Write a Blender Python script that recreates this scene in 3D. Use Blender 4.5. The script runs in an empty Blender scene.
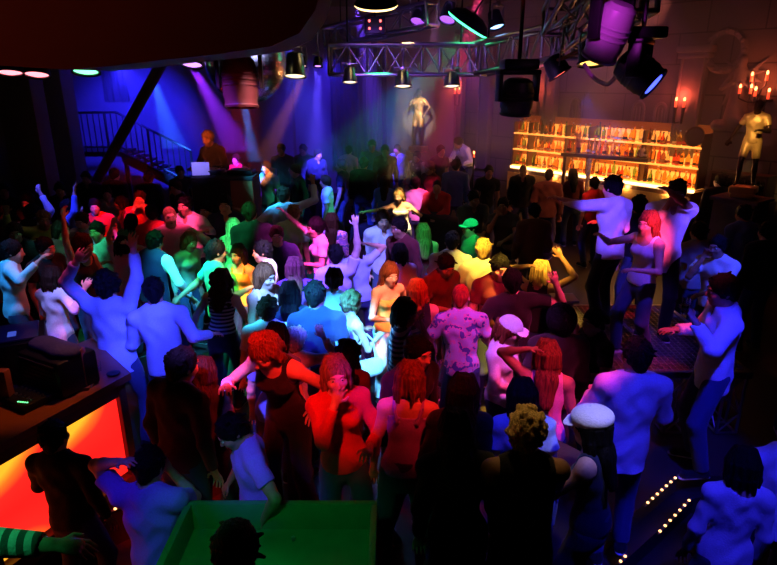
import bpy, bmesh, math, random
import numpy as np
from mathutils import Vector, Matrix

# ---------------------------------------------------------------- camera, world, lights, exposure
SC = bpy.context.scene
COL = SC.collection
CZ, FOC, CX, CY = 3.45, 600.0, 388.5, 282.5          # eye height in metres, focal length in pixels of a 777 x 565 frame
PITCH = math.atan((CY - 80) / FOC)                   # the horizon lies at row 80

def ray(px, py):
    x = (px - CX) / FOC; y = -(py - CY) / FOC
    return (x, math.cos(PITCH) + y * math.sin(PITCH), -math.sin(PITCH) + y * math.cos(PITCH))
def ray_z(px, py, z):
    d = ray(px, py); t = (z - CZ) / d[2]
    return (t * d[0], t * d[1], z)
def ray_y(px, py, Y):
    d = ray(px, py); t = Y / d[1]
    return (t * d[0], Y, CZ + t * d[2])

cam = bpy.data.cameras.new('camera'); cam.sensor_width = 36; cam.lens = FOC / 777 * 36; cam.clip_start = .05
camo = bpy.data.objects.new('camera', cam); COL.objects.link(camo)
camo.location = (0, 0, CZ); camo.rotation_euler = (math.pi / 2 - PITCH, 0, 0)
SC.camera = camo
SC.view_settings.view_transform = 'Standard'; SC.view_settings.look = 'None'
SC.view_settings.gamma = 1; SC.view_settings.use_curve_mapping = False
SC.view_settings.exposure = 0.4
world = bpy.data.worlds.new('dark_club'); SC.world = world; world.use_nodes = True
world.node_tree.nodes['Background'].inputs[0].default_value = (.010, .008, .03, 1)
world.node_tree.nodes['Background'].inputs[1].default_value = .05
SC.cycles.max_bounces = 5; SC.cycles.diffuse_bounces = 2; SC.cycles.glossy_bounces = 2; SC.cycles.transmission_bounces = 4
SC.cycles.volume_bounces = 0; SC.cycles.sample_clamp_indirect = 3; SC.cycles.sample_clamp_direct = 30
SC.cycles.caustics_reflective = False; SC.cycles.caustics_refractive = False
SC.cycles.use_denoising = True

BLUE, DEEP, CYAN, GREEN, YEL, ORG, RED, PINK, MAG, VIO, WARM = ((.045, .055, 1), (.026, .020, 1), (.04, .55, 1), (.03, 1, .28), (1, .60, .06), (1, .28, .03),
    (1, .018, .015), (1, .045, .20), (1, .06, .70), (.14, .04, 1), (1, .62, .3))

def spot(name, src, dst, rgb, watt, deg, blend=.6, r=.06):
    l = bpy.data.lights.new(name, 'SPOT'); l.color = rgb; l.energy = watt; l.spot_size = math.radians(deg); l.spot_blend = blend; l.shadow_soft_size = r
    o = bpy.data.objects.new(name, l); COL.objects.link(o); o.location = src
    o.rotation_euler = (Vector(dst) - Vector(src)).to_track_quat('-Z', 'Y').to_euler()
    return o
def lamp(name, loc, rgb, watt, r=.05):
    l = bpy.data.lights.new(name, 'POINT'); l.color = rgb; l.energy = watt; l.shadow_soft_size = r
    o = bpy.data.objects.new(name, l); COL.objects.link(o); o.location = loc
    return o

# the colour washes of the club's rig: each is a bare spot without a fixture, mostly up under the ceiling, and aimed at a patch of the floor (aim given as a picture point at height z)
def wash(px, py, z, rgb, watt, deg, dx=0, dy=-2.2, hz=4.75, blend=.7):
    t = ray_z(px, py, z)
    x, y = t[0] + dx, max(t[1] + dy, .6)
    if x < -.1 and y < 4.1: hz = 3.42                # bare spot lowered there, so the bulkhead casts no shade
    spot('spot_lamp', (x, y, hz), t, rgb, watt * GAIN, deg, blend)
GAIN = 2.0
# left edge and the two men in blue
wash(22, 275, 1.4, (.05, .35, 1), 300, 18, -.3, -1.2)
wash(45, 290, 1.2, RED, 130, 24, 1.5, .6)
wash(75, 240, 1.5, GREEN, 330, 14, .6, -1.5)
wash(115, 320, 1.4, BLUE, 330, 20, 1.5, -2.0)
wash(168, 335, 1.4, BLUE, 330, 20, 1.2, -2.2)
wash(70, 290, 1.4, (.25, .25, 1), 420, 12, .4, -1.6)
wash(80, 320, 1.2, PINK, 260, 14, .9, -.8)
# left rear
wash(130, 215, 1.4, RED, 600, 20, 1.0, -2.0)
wash(175, 232, 1.4, PINK, 700, 12, .8, -1.8)
wash(90, 215, 1.5, BLUE, 520, 16, -1, -2.0)
wash(40, 200, 1.7, VIO, 500, 6, -.3, -2.2)
wash(15, 215, 1.5, RED, 200, 14, 1.2, -1)
# green and cyan heart of the floor
wash(200, 260, 1.4, GREEN, 900, 16, -1.0, -1.8)
wash(185, 275, 1.3, CYAN, 1000, 16, .6, -2.0)
wash(238, 232, 1.5, GREEN, 700, 10, .2, -2)
wash(217, 290, 1.2, GREEN, 460, 16, -1.4, -.8)
wash(243, 275, 1.3, ORG, 1000, 8, -.2, -2.2)
wash(262, 268, 1.4, (1, .6, .8), 1200, 11, .6, -2.0)
wash(284, 208, 1.5, CYAN, 1100, 13, -.8, -2.2)
wash(312, 245, 1.4, MAG, 1400, 13, .6, -2.0)
wash(298, 270, 1.4, VIO, 1700, 15, -.9, -2.0)
wash(345, 275, 1.3, (.16, .10, 1), 1300, 18, .5, -2.2)
wash(332, 320, 1.3, CYAN, 1400, 18, -.8, -1.8)
wash(314, 330, 1.2, BLUE, 900, 17, .5, -2.2)
wash(372, 350, 1.0, (.12, .5, 1), 1500, 13, -.5, -2.2)
wash(335, 185, 1.5, BLUE, 2200, 17, -.8, -2.2)
wash(350, 205, 1.4, GREEN, 200, 14, .8, -2)
# blonde woman and the pinks right of the middle
wash(400, 200, 1.5, (1, .60, .24), 2200, 11, .1, -1.5)
wash(400, 245, 1.5, (.30, .16, 1), 700, 14, .3, -2.2)
wash(450, 245, 1.5, (.35, .35, .8), 420, 10, -.4, -2.2)
wash(388, 290, 1.4, (1, .45, .25), 620, 12, .4, -2.4)
wash(428, 186, 1.45, PINK, 1700, 15, .6, -2.2)
wash(388, 165, 1.5, VIO, 2600, 15, -.6, -2.2)
wash(440, 290, 1.4, RED, 420, 20, .6, -2.2)
wash(464, 330, 1.2, MAG, 260, 14, .4, -2.0)
wash(488, 265, 1.4, YEL, 1100, 13, -.5, -2.2)
wash(470, 228, 1.6, GREEN, 320, 9, -.2, -2)
wash(552, 268, 1.5, (1, .55, .06), 1300, 10, -.8, -2.0)
wash(487, 408, .0, YEL, 1800, 7, .2, -.5)
wash(525, 305, 1.4, PINK, 460, 17, .8, -2.0)
wash(515, 355, 1.2, (.6, .12, 1), 400, 13, -.6, -1.8)
wash(548, 385, 1.2, PINK, 380, 15, .7, -1.7)
wash(530, 425, 1.2, DEEP, 150, 15, -.5, -1.4)
# red in front of the middle
wash(270, 370, 1.4, RED, 230, 17, .7, -1.6)
wash(345, 400, 1.3, RED, 150, 20, -.3, -1.6)
wash(425, 400, 1.3, RED, 260, 14, .5, -1.6)
wash(392, 415, 1.1, DEEP, 150, 11, -.8, -1.6)
wash(230, 380, 1.3, (.25, .12, 1), 420, 12, -.5, -1.6)
wash(200, 420, .9, RED, 330, 20, .8, -.8)
wash(150, 510, .9, (.08, .05, 1), 34, 15, -.3, -1.2)
wash(238, 455, 1.3, (.16, .05, 1), 60, 14, -.4, -1.4)
wash(238, 480, .7, RED, 30, 9, 1.0, -.2)
# podium and ultraviolet right; the podium spots are bare sources set low
wash(607, 226, 1.85, (.14, .06, 1), 290, 17, -.9, -2.9, 3.3)
wash(590, 220, 1.9, RED, 420, 13, -1.2, -.6)
wash(646, 240, 1.85, PINK, 560, 11, -.5, -2.6, 3.3)
wash(682, 232, 1.85, (.14, .06, 1), 290, 16, .5, -2.8, 3.4)
wash(668, 196, 2.15, PINK, 110, 7, .2, -2.6, 3.3)
wash(640, 330, .9, VIO, 200, 16, -.4, -1.8)
wash(655, 365, .8, PINK, 250, 12, .2, -1.4)
wash(725, 265, 1.4, BLUE, 420, 14, .4, -2.2)
wash(632, 435, 1.1, DEEP, 190, 17, -.2, -1.9)
wash(725, 355, 1.4, DEEP, 480, 18, -.4, -1.9)
wash(738, 520, .9, DEEP, 230, 20, -.3, -1.4)
wash(600, 490, .9, DEEP, 130, 18, .5, -1.0)
wash(590, 425, 1.5, (.6, .55, 1), 130, 10, .1, -1.4)
wash(525, 425, 1.6, (1, .6, .2), 60, 10, -.2, .6)
# dim bar-side haze of warm light
wash(520, 200, 1.4, (.8, .3, .12), 260, 26, 1.5, -1.6)
wash(560, 190, 1.5, (1, .2, .12), 240, 22, .8, -2)
# green work light over the console in front
spot('spot_lamp', (-1.0, 1.75, 2.5), (-.78, 2.75, .8), GREEN, 17, 50, .5)
spot('spot_lamp', (-1.9, 1.2, 3.2), ray_z(52, 548, 1.75), GREEN, 40, 22, .5)
# DJ
spot('spot_lamp', (-3.3, 7.9, 4.3), (-2.85, 9.95, 2.42), (1, .14, .04), 420, 13)
wash(240, 168, 2.0, RED, 600, 16, .8, -2.0)
spot('spot_lamp', (-3.0, 7.6, 3.6), (-2.85, 9.2, 2.15), (.25, .2, 1), 160, 12)
# beams in the haze over the far floor
spot('beam_lamp', ray_y(150, 70, 13), ray_y(178, 158, 15.0), (.03, .13, 1), 9000, 15, .35)
spot('beam_lamp', ray_y(192, 66, 11.5), ray_y(238, 150, 14.0), (.26, .02, 1), 8000, 14, .3)
spot('beam_lamp', ray_y(243, 100, 10.5), ray_y(256, 170, 12.5), (.03, .24, 1), 5000, 8, .3)
spot('beam_lamp', ray_y(318, 66, 11.5), ray_y(316, 160, 13.5), (.10, .06, 1), 6000, 11, .3)
spot('beam_lamp', ray_y(308, 66, 11.0), ray_y(262, 165, 12.5), (1, .25, .05), 1600, 11, .3)
spot('beam_lamp', ray_y(470, 28, 9.6), ray_y(440, 62, 9.9), (.03, 1, .4), 420, 24, .3)
# washes on the far walls
spot('wall_wash', ray_y(120, 66, 14), ray_y(140, 130, 17), (.02, .015, 1), 1500, 70, .8)
spot('wall_wash', ray_y(330, 60, 13.5), ray_y(330, 125, 17), (.04, .015, 1), 600, 60, .8)
spot('wall_wash', ray_y(420, 66, 13), ray_y(400, 118, 17), (.01, .14, .9), 520, 28, .8)
spot('wall_wash', ray_y(418, 60, 14.0), ray_y(419, 112, 16.5), (1, .75, .42), 520, 17, .6)
spot('wall_wash', ray_y(470, 60, 12), ray_y(480, 120, 15), (.22, .05, .8), 300, 34, .8)
spot('wall_wash', ray_y(600, 50, 8.0), ray_y(600, 90, 13), (.7, .12, .5), 190, 46, .9)
spot('wall_wash', ray_y(700, 20, 7.0), ray_y(715, 95, 11), (.75, .25, .25), 90, 50, .9)
spot('wall_wash', ray_y(735, 60, 7.5), ray_y(760, 140, 9.5), (1, .60, .18), 150, 16, .8)
spot('spot_lamp', ray_y(300, -10, 6.2), ray_y(246, 70, 7.4), (.5, .5, 1), 420, 14)  # added spot that gives the mirror ball its gleam
spot('spot_lamp', (-1.2, 4.4, 2.9), ray_y(246, 80, 5.8), (1, .10, .05), 12, 26)
# added spots: violet ones brighten the truss, a dull red one tints the bulkhead
spot('spot_lamp', (-.4, 6.4, 2.9), ray_y(405, 60, 9.1), (.30, .10, 1), 260, 40)
spot('spot_lamp', (1.2, 6.2, 2.9), ray_y(530, 55, 8.6), (.45, .18, .8), 200, 40)
spot('spot_lamp', (-3.2, 1.4, 4.2), (-2.3, 3.35, 4.3), (1, .10, .04), 45, 90, .9)
wash(277, 236, 1.5, MAG, 900, 9, -.3, -2.0)
wash(416, 190, 1.5, (.9, .25, .8), 900, 8, .2, -2.2)
wash(385, 222, 1.5, GREEN, 420, 8, -.5, -1.8)
wash(424, 235, 1.5, GREEN, 420, 7, -.4, -1.8)
wash(362, 160, 1.6, VIO, 900, 10, .3, -2.2)
wash(40, 400, 1.1, ORG, 26, 30, .5, .5, 3.0)  # these spots are added to bring out the console counter
wash(60, 350, 1.3, BLUE, 40, 22, .6, -.4)
wash(110, 365, 1.1, VIO, 60, 14, .4, -.6)
wash(285, 300, 1.3, (.10, .30, 1), 1200, 14, -.4, -1.8)
wash(262, 320, 1.3, CYAN, 500, 12, -.6, -1.6)
wash(225, 290, 1.2, (.25, .9, .5), 500, 10, .5, -1.8)
wash(330, 225, 1.5, (.45, .2, 1), 900, 11, -.4, -2.0)
wash(372, 235, 1.5, (.2, .3, 1), 700, 10, -.3, -2.0)
wash(60, 240, 1.5, (.1, .7, .6), 300, 14, -.5, -1.4)
# ---------------------------------------------------------------- mesh engine: distance fields meshed into one continuous surface
V = Vector
def rotx(a): c, s = math.cos(a), math.sin(a); return np.array([[1, 0, 0], [0, c, -s], [0, s, c]])
def roty(a): c, s = math.cos(a), math.sin(a); return np.array([[c, 0, s], [0, 1, 0], [-s, 0, c]])
def rotz(a): c, s = math.cos(a), math.sin(a); return np.array([[c, -s, 0], [s, c, 0], [0, 0, 1]])
def A3(*v): return np.array(v, float)

def nrm(v):
    v = np.asarray(v, float)
    n = np.linalg.norm(v)
    return v / n if n > 1e-9 else np.array([0., 0., 1.])

class Field:
    """A list of rounded solids blended into one body; mesh() turns it into one closed quad surface."""
    def __init__(self):
        self.ops = []
    def cap(self, a, b, ra, rb=None, k=.02, flat=None):
        self.ops.append(('c', np.array(a, float), np.array(b, float), ra, ra if rb is None else rb, k, flat))
    def ell(self, c, r, k=.02, R=None, sub=False):
        self.ops.append(('s' if sub else 'e', np.array(c, float), np.array(r, float), R, k))
    def cut(self, p, n, near=None):
        self.ops.append(('p', np.array(p, float), nrm(n), near))
    def bounds(self, pad):
        lo, hi = np.full(3, 1e9), np.full(3, -1e9)
        for o in self.ops:
            if o[0] == 'c':
                r = max(o[3], o[4])
                lo = np.minimum(lo, np.minimum(o[1], o[2]) - r); hi = np.maximum(hi, np.maximum(o[1], o[2]) + r)
            elif o[0] == 'e':
                r = o[2].max() if o[3] is not None else o[2]
                lo = np.minimum(lo, o[1] - r); hi = np.maximum(hi, o[1] + r)
        return lo - pad, hi + pad
    def evaluate(self, vox):
        lo, hi = self.bounds(2.5 * vox)
        n = np.ceil((hi - lo) / vox).astype(int) + 1
        F = np.full(n, 1.0, np.float32)
        ax = [(lo[i] + vox * np.arange(n[i])).astype(np.float32) for i in range(3)]
        def block(blo, bhi):
            s = []
            for i in range(3):
                a = max(0, int((blo[i] - lo[i]) / vox)); b = min(n[i], int((bhi[i] - lo[i]) / vox) + 2)
                if b <= a: return None
                s.append(slice(a, b))
            return tuple(s)
        for o in self.ops:
            if o[0] == 'c':
                _, a, b, ra, rb, k, flat = o
                m = max(ra, rb) + k + 2 * vox
                s = block(np.minimum(a, b) - m, np.maximum(a, b) + m)
                if s is None: continue
                X = ax[0][s[0]][:, None, None] - a[0]; Y = ax[1][s[1]][None, :, None] - a[1]; Z = ax[2][s[2]][None, None, :] - a[2]
                d = b - a
                sc = 1.0
                if flat is not None:
                    fn, fs = nrm(flat[0]), flat[1]
                    q = (X * fn[0] + Y * fn[1] + Z * fn[2]) * (1 / fs - 1)
                    X = X + q * fn[0]; Y = Y + q * fn[1]; Z = Z + q * fn[2]
                    d = d + fn * (d @ fn) * (1 / fs - 1)
                    sc = (1 + fs) / 2
                dd = max(float(d @ d), 1e-9)
                t = np.clip((X * d[0] + Y * d[1] + Z * d[2]) / dd, 0, 1)
                D = (np.sqrt((X - t * d[0]) ** 2 + (Y - t * d[1]) ** 2 + (Z - t * d[2]) ** 2) - (ra + (rb - ra) * t)) * sc
            elif o[0] in 'es':
                _, c, r, R, k = o
                m = r.max() + k + 2 * vox
                s = block(c - m, c + m)
                if s is None: continue
                X = ax[0][s[0]][:, None, None] - c[0]; Y = ax[1][s[1]][None, :, None] - c[1]; Z = ax[2][s[2]][None, None, :] - c[2]
                if R is not None:
                    X, Y, Z = (R[0, i] * X + R[1, i] * Y + R[2, i] * Z for i in range(3))
                q = np.sqrt((X / r[0]) ** 2 + (Y / r[1]) ** 2 + (Z / r[2]) ** 2)
                D = (q - 1) * r.min() * (.5 + .5 * r.max() / r.min() if r.max() < 3 * r.min() else 1.4)
            else:
                _, p, nn, near = o
                s = (slice(None),) * 3 if near is None else block(near[0] - near[1], near[0] + near[1])
                if s is None: continue
                D = (ax[0][s[0]][:, None, None] - p[0]) * nn[0] + (ax[1][s[1]][None, :, None] - p[1]) * nn[1] + (ax[2][s[2]][None, None, :] - p[2]) * nn[2]
                if near is not None:
                    rr = (ax[0][s[0]][:, None, None] - near[0][0]) ** 2 + (ax[1][s[1]][None, :, None] - near[0][1]) ** 2 + (ax[2][s[2]][None, None, :] - near[0][2]) ** 2
                    D = np.where(rr < near[1] ** 2, D, -1)
                F[s] = np.maximum(F[s], D); continue
            A = F[s]
            if o[0] == 's':
                F[s] = np.maximum(A, -D)
            elif k > 0:
                h = np.clip(.5 + .5 * (A - D) / k, 0, 1)
                F[s] = A + (D - A) * h - k * h * (1 - h)
            else:
                F[s] = np.minimum(A, D)
        return F, lo
    def mesh(self, name, vox, scale=1.0, warp=None):
        F, lo = self.evaluate(vox)
        v, q = nets(F)
        v = lo + v * vox
        if warp is not None:
            v = warp(v)
        return make_mesh(name, v * scale, q)

CORN = np.array([(i, j, k) for i in (0, 1) for j in (0, 1) for k in (0, 1)])
EDGES = [(a, b) for a in range(8) for b in range(a + 1, 8) if np.abs(CORN[a] - CORN[b]).sum() == 1]

def nets(F):
    S = F < 0
    c = [S[i:S.shape[0] - 1 + i, j:S.shape[1] - 1 + j, k:S.shape[2] - 1 + k] for i, j, k in CORN]
    al = c[0].copy(); an = c[0].copy()
    for q in c[1:]:
        al &= q; an |= q
    act = np.argwhere(an & ~al)
    idx = np.full(an.shape, -1, np.int32)
    idx[act[:, 0], act[:, 1], act[:, 2]] = np.arange(len(act))
    f = np.stack([F[act[:, 0] + i, act[:, 1] + j, act[:, 2] + k] for i, j, k in CORN], 1)
    acc = np.zeros((len(act), 3)); cnt = np.zeros(len(act))
    for a, b in EDGES:
        m = (f[:, a] < 0) != (f[:, b] < 0)
        t = f[m, a] / (f[m, a] - f[m, b])
        acc[m] += CORN[a] + t[:, None] * (CORN[b] - CORN[a]); cnt[m] += 1
    verts = act + acc / cnt[:, None]
    quads = []
    for d in range(3):
        e = [slice(None)] * 3; g = [slice(None)] * 3
        e[d] = slice(0, -1); g[d] = slice(1, None)
        A, B = S[tuple(e)], S[tuple(g)]
        p = np.argwhere(A != B)
        u, w = (d + 1) % 3, (d + 2) % 3
        p = p[(p[:, u] > 0) & (p[:, w] > 0) & (p[:, u] < S.shape[u] - 1) & (p[:, w] < S.shape[w] - 1)]
        ins = A[p[:, 0], p[:, 1], p[:, 2]]
        du = np.zeros(3, int); du[u] = 1
        dw = np.zeros(3, int); dw[w] = 1
        g4 = [p - du - dw, p - dw, p, p - du]
        q = np.stack([idx[x[:, 0], x[:, 1], x[:, 2]] for x in g4], 1)
        q[~ins] = q[~ins][:, ::-1]
        quads.append(q)
    q = np.concatenate(quads)
    # two light smoothing passes keep the limbs round
    for it in range(2):
        s = np.zeros_like(verts); n = np.zeros(len(verts))
        for i in range(4):
            for j in (1, 3):
                np.add.at(s, q[:, i], verts[q[:, (i + j) % 4]]); np.add.at(n, q[:, i], 1)
        verts = verts * .6 + .4 * s / np.maximum(n, 1)[:, None]
    return verts, q

def make_mesh(name, v, q):
    me = bpy.data.meshes.new(name)
    me.vertices.add(len(v)); me.vertices.foreach_set('co', np.ascontiguousarray(v, np.float32).ravel())
    me.loops.add(4 * len(q)); me.loops.foreach_set('vertex_index', np.ascontiguousarray(q, np.int32).ravel())
    me.polygons.add(len(q)); me.polygons.foreach_set('loop_start', np.arange(0, 4 * len(q), 4, dtype=np.int32))
    me.polygons.foreach_set('use_smooth', np.ones(len(q), bool))
    me.update(calc_edges=True)
    return me

def link(name, me, mat=None, parent=None, loc=None, rot=None):
    o = bpy.data.objects.new(name, me); COL.objects.link(o)
    if mat is not None and me is not None and not me.materials: me.materials.append(mat)
    if parent is not None: o.parent = parent
    if loc is not None: o.location = loc
    if rot is not None: o.rotation_euler = rot
    return o

def tag(o, label, cat, group=None, kind=None):
    o['label'] = label; o['category'] = cat
    if group: o['group'] = group
    if kind: o['kind'] = kind
    return o

def empty(name, loc=(0, 0, 0), rz=0):
    o = bpy.data.objects.new(name, None); COL.objects.link(o)
    o.empty_display_size = .1
    o.location = loc; o.rotation_euler = (0, 0, rz)
    return o

def copy_tree(o, loc=None, rz=None):
    c = o.copy(); COL.objects.link(c)
    if loc is not None: c.location = loc
    if rz is not None: c.rotation_euler = (0, 0, rz)
    for ch in list(o.children):
        d = ch.copy(); COL.objects.link(d); d.parent = c
        for g in list(ch.children):
            e = g.copy(); COL.objects.link(e); e.parent = d
    return c

class MB:
    """collects boxes, bars, lathes and prisms; build() links them as ONE mesh object"""
    def __init__(self): self.bm = bmesh.new()
    def box(self, c, s, R=None, bevel=0):
        r = bmesh.ops.create_cube(self.bm, size=1)
        M = Matrix.Translation(c) @ (R.to_4x4() if R else Matrix()) @ Matrix.Diagonal((*s, 1))
        bmesh.ops.transform(self.bm, matrix=M, verts=r['verts'])
        if bevel:
            vs = set(r['verts']); es = [e for e in self.bm.edges if e.verts[0] in vs and e.verts[1] in vs]
            bmesh.ops.bevel(self.bm, geom=es, offset=bevel, segments=2, affect='EDGES', profile=.5)
        return self
    def bar(self, a, b, r, seg=10, r2=None):
        a, b = V(a), V(b); d = b - a
        g = bmesh.ops.create_cone(self.bm, cap_ends=True, segments=seg, radius1=r, radius2=r if r2 is None else r2, depth=d.length)
        q = d.to_track_quat('Z', 'Y').to_matrix().to_4x4()
        bmesh.ops.transform(self.bm, matrix=Matrix.Translation((a + b) / 2) @ q, verts=g['verts'])
        return self
    def tube(self, pts, r, seg=8):
        for a, b in zip(pts, pts[1:]): self.bar(a, b, r, seg)
        return self
    def lathe(self, prof, seg=24, M=None, close=True):
        rings = []
        for r, z in prof:
            rings.append([self.bm.verts.new((r * math.cos(2 * math.pi * i / seg), r * math.sin(2 * math.pi * i / seg), z)) for i in range(seg)])
        for a, b in zip(rings, rings[1:]):
            for i in range(seg):
                self.bm.faces.new((a[i], a[(i + 1) % seg], b[(i + 1) % seg], b[i]))
        if close:
            self.bm.faces.new(rings[0][::-1]); self.bm.faces.new(rings[-1])
        if M is not None:
            bmesh.ops.transform(self.bm, matrix=M, verts=[v for r in rings for v in r])
        return self
    def prism(self, poly, z0, z1):
        lo = [self.bm.verts.new((x, y, z0)) for x, y in poly]; hi = [self.bm.verts.new((x, y, z1)) for x, y in poly]
        n = len(poly)
        self.bm.faces.new(lo[::-1]); self.bm.faces.new(hi)
        for i in range(n): self.bm.faces.new((lo[i], lo[(i + 1) % n], hi[(i + 1) % n], hi[i]))
        return self
    def sphere(self, c, r, u=16, v=10, s=(1, 1, 1)):
        g = bmesh.ops.create_uvsphere(self.bm, u_segments=u, v_segments=v, radius=r)
        bmesh.ops.transform(self.bm, matrix=Matrix.Translation(c) @ Matrix.Diagonal((*s, 1)), verts=g['verts'])
        return self
    def mesh(self, name, mat=None, smooth=True):
        bmesh.ops.recalc_face_normals(self.bm, faces=self.bm.faces)
        me = bpy.data.meshes.new(name); self.bm.to_mesh(me); self.bm.free()
        if smooth:
            me.polygons.foreach_set('use_smooth', np.ones(len(me.polygons), bool))
            try: me.set_sharp_from_angle(angle=math.radians(35))
            except Exception: pass
        if mat: me.materials.append(mat)
        return me
    def build(self, name, mat=None, parent=None, loc=None, rot=None, smooth=True):
        return link(name, self.mesh(name, mat, smooth), None, parent, loc, rot)
# ---------------------------------------------------------------- materials
MATS = {}
def material(name, rgb, rough=.6, metal=0, emit=None, bump=None, spec=.5, trans=0):
    if name in MATS: return MATS[name]
    m = bpy.data.materials.new(name); m.use_nodes = True; MATS[name] = m
    nt = m.node_tree; b = nt.nodes['Principled BSDF']
    b.inputs['Base Color'].default_value = (*rgb, 1); b.inputs['Roughness'].default_value = rough; b.inputs['Metallic'].default_value = metal
    b.inputs['Specular IOR Level'].default_value = spec
    if trans: b.inputs['Transmission Weight'].default_value = trans
    if emit:
        b.inputs['Emission Color'].default_value = (*emit[0], 1); b.inputs['Emission Strength'].default_value = emit[1]
    if bump:
        tc = nt.nodes.new('ShaderNodeTexCoord'); n = nt.nodes.new('ShaderNodeTexNoise'); n.inputs['Scale'].default_value = bump[0]; n.inputs['Detail'].default_value = 4
        bp = nt.nodes.new('ShaderNodeBump'); bp.inputs['Strength'].default_value = bump[1]; bp.inputs['Distance'].default_value = .02
        nt.links.new(tc.outputs['Object'], n.inputs['Vector']); nt.links.new(n.outputs['Fac'], bp.inputs['Height']); nt.links.new(bp.outputs['Normal'], b.inputs['Normal'])
        rp = nt.nodes.new('ShaderNodeMapRange'); rp.inputs['To Min'].default_value = .78; rp.inputs['To Max'].default_value = 1.18
        mx = nt.nodes.new('ShaderNodeVectorMath'); mx.operation = 'SCALE'; mx.inputs[0].default_value = rgb
        nt.links.new(n.outputs['Fac'], rp.inputs['Value']); nt.links.new(rp.outputs['Result'], mx.inputs['Scale']); nt.links.new(mx.outputs['Vector'], b.inputs['Base Color'])
    return m

RGB = dict(white=(.80, .80, .82), offwhite=(.72, .70, .66), navy=(.018, .022, .07), black=(.012, .012, .014), grey=(.30, .30, .32), darkgrey=(.06, .06, .065), blue=(.13, .2, .55),
    paleblue=(.5, .6, .8), lilac=(.58, .5, .78), purple=(.3, .14, .55), pink=(.8, .38, .52), red=(.55, .03, .03), maroon=(.10, .016, .02), orange=(.8, .33, .05),
    yellow=(.8, .62, .15), green=(.06, .32, .13), palegreen=(.5, .78, .52), cyan=(.4, .75, .8), brown=(.10, .05, .03), denim=(.045, .065, .15), khaki=(.3, .25, .16), lime=(.5, .75, .15), violet=(.34, .16, .85), peach=(.8, .55, .4), teal=(.05, .5, .36))  # violet holds the ultraviolet light on the polo and the bent person's top

def fabric(c, pat=None, kind=None):
    key = 'fabric_%s_%s' % (c, pat or kind or 'plain')
    if key in MATS: return MATS[key]
    rgb = RGB[c]
    m = material(key, rgb, .88, bump=(95 if kind != 'denim' else 160, .25), spec=.2)
    nt = m.node_tree; b = nt.nodes['Principled BSDF']
    b.inputs['Sheen Weight'].default_value = .12
    if pat:
        tc = nt.nodes.new('ShaderNodeTexCoord'); cr = nt.nodes.new('ShaderNodeValToRGB'); cr.color_ramp.interpolation = 'CONSTANT'
        if pat == 'stripes':
            w = nt.nodes.new('ShaderNodeTexWave'); w.bands_direction = 'Z'; w.inputs['Scale'].default_value = 7.5; w.inputs['Distortion'].default_value = .6
            cols = [(0, rgb), (.55, (.55, .58, .7))]
        elif pat == 'armstripes':
            w = nt.nodes.new('ShaderNodeTexWave'); w.bands_direction = 'Y'; w.inputs['Scale'].default_value = 7.0
            cols = [(0, rgb), (.5, (.45, .45, .47))]
        elif pat == 'print':
            w = nt.nodes.new('ShaderNodeTexNoise'); w.inputs['Scale'].default_value = 16
            cols = [(0, rgb), (.48, (.75, .35, .6)), (.56, (.12, .12, .4))]
        elif pat == 'plaid':
            w = nt.nodes.new('ShaderNodeTexChecker'); w.inputs['Scale'].default_value = 16
            cols = [(0, rgb), (.5, (.35, .3, .32))]
        nt.links.new(tc.outputs['Object'], w.inputs['Vector'])
        e = cr.color_ramp.elements
        while len(e) < len(cols): e.new(.9)
        for x, (t, q) in zip(e, cols): x.position = t; x.color = (*q, 1)
        out = w.outputs.get('Fac') or w.outputs[1]
        nt.links.new(out, cr.inputs['Fac']); nt.links.new(cr.outputs['Color'], b.inputs['Base Color'])
    return m

def skin(name, rgb):
    m = material('skin_' + name, rgb, .5, bump=(60, .08), spec=.4)
    return m
SKIN = {k: skin(k, c) for k, c in dict(light=(.62, .38, .28), warm=(.55, .31, .20), tan=(.40, .21, .13), dark=(.11, .055, .035)).items()}
HAIR = {k: material('hair_' + k, c, .6, bump=(240, .6), spec=.12) for k, c in dict(black=(.005, .0045, .005), brown=(.028, .013, .007), auburn=(.20, .055, .02), red=(.42, .05, .02), blond=(.62, .42, .17), pale=(.70, .60, .42), light=(.26, .15, .07)).items()}

for hm_ in HAIR.values():      # strands: streaks running down the hair
    nt = hm_.node_tree; b = nt.nodes['Principled BSDF']; tc = nt.nodes['Texture Coordinate']; n = nt.nodes['Noise Texture']; mp = nt.nodes.new('ShaderNodeMapping'); mp.inputs['Scale'].default_value = (1, 1, .06)
    nt.links.new(tc.outputs['Object'], mp.inputs['Vector']); nt.links.new(mp.outputs['Vector'], n.inputs['Vector']); n.inputs['Scale'].default_value = 75; n.inputs['Detail'].default_value = 3; n.inputs['Roughness'].default_value = .6
    nt.nodes['Map Range'].inputs['From Min'].default_value = .35; nt.nodes['Map Range'].inputs['From Max'].default_value = .68; nt.nodes['Map Range'].inputs['To Min'].default_value = .45; nt.nodes['Map Range'].inputs['To Max'].default_value = 1.35
    nt.nodes['Bump'].inputs['Strength'].default_value = .9
BLACKMETAL = material('black_metal', (.015, .015, .018), .4, .6)
STEEL = material('steel', (.55, .55, .58), .28, 1)
CHROME = material('chrome', (.8, .8, .82), .12, 1)
WOOD = material('dark_wood', (.11, .045, .022), .4, bump=(14, .2))
REDWOOD = material('red_wood', (.22, .06, .03), .35, bump=(10, .15))
STONE = material('stone', (.20, .165, .16), .9, bump=(9, .5))
GOLD = material('gilded', (.75, .47, .16), .35, .8, bump=(30, .3))
CANDLE = material('candle_flame', (1, .3, .05), .5, emit=((1, .22, .06), 9))
WAX = material('candle_wax', (.7, .2, .1), .5, emit=((1, .06, .02), 1.0))
LED = material('step_light_bulb', (1, .6, .3), .4, emit=((1, .42, .13), 4))
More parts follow.
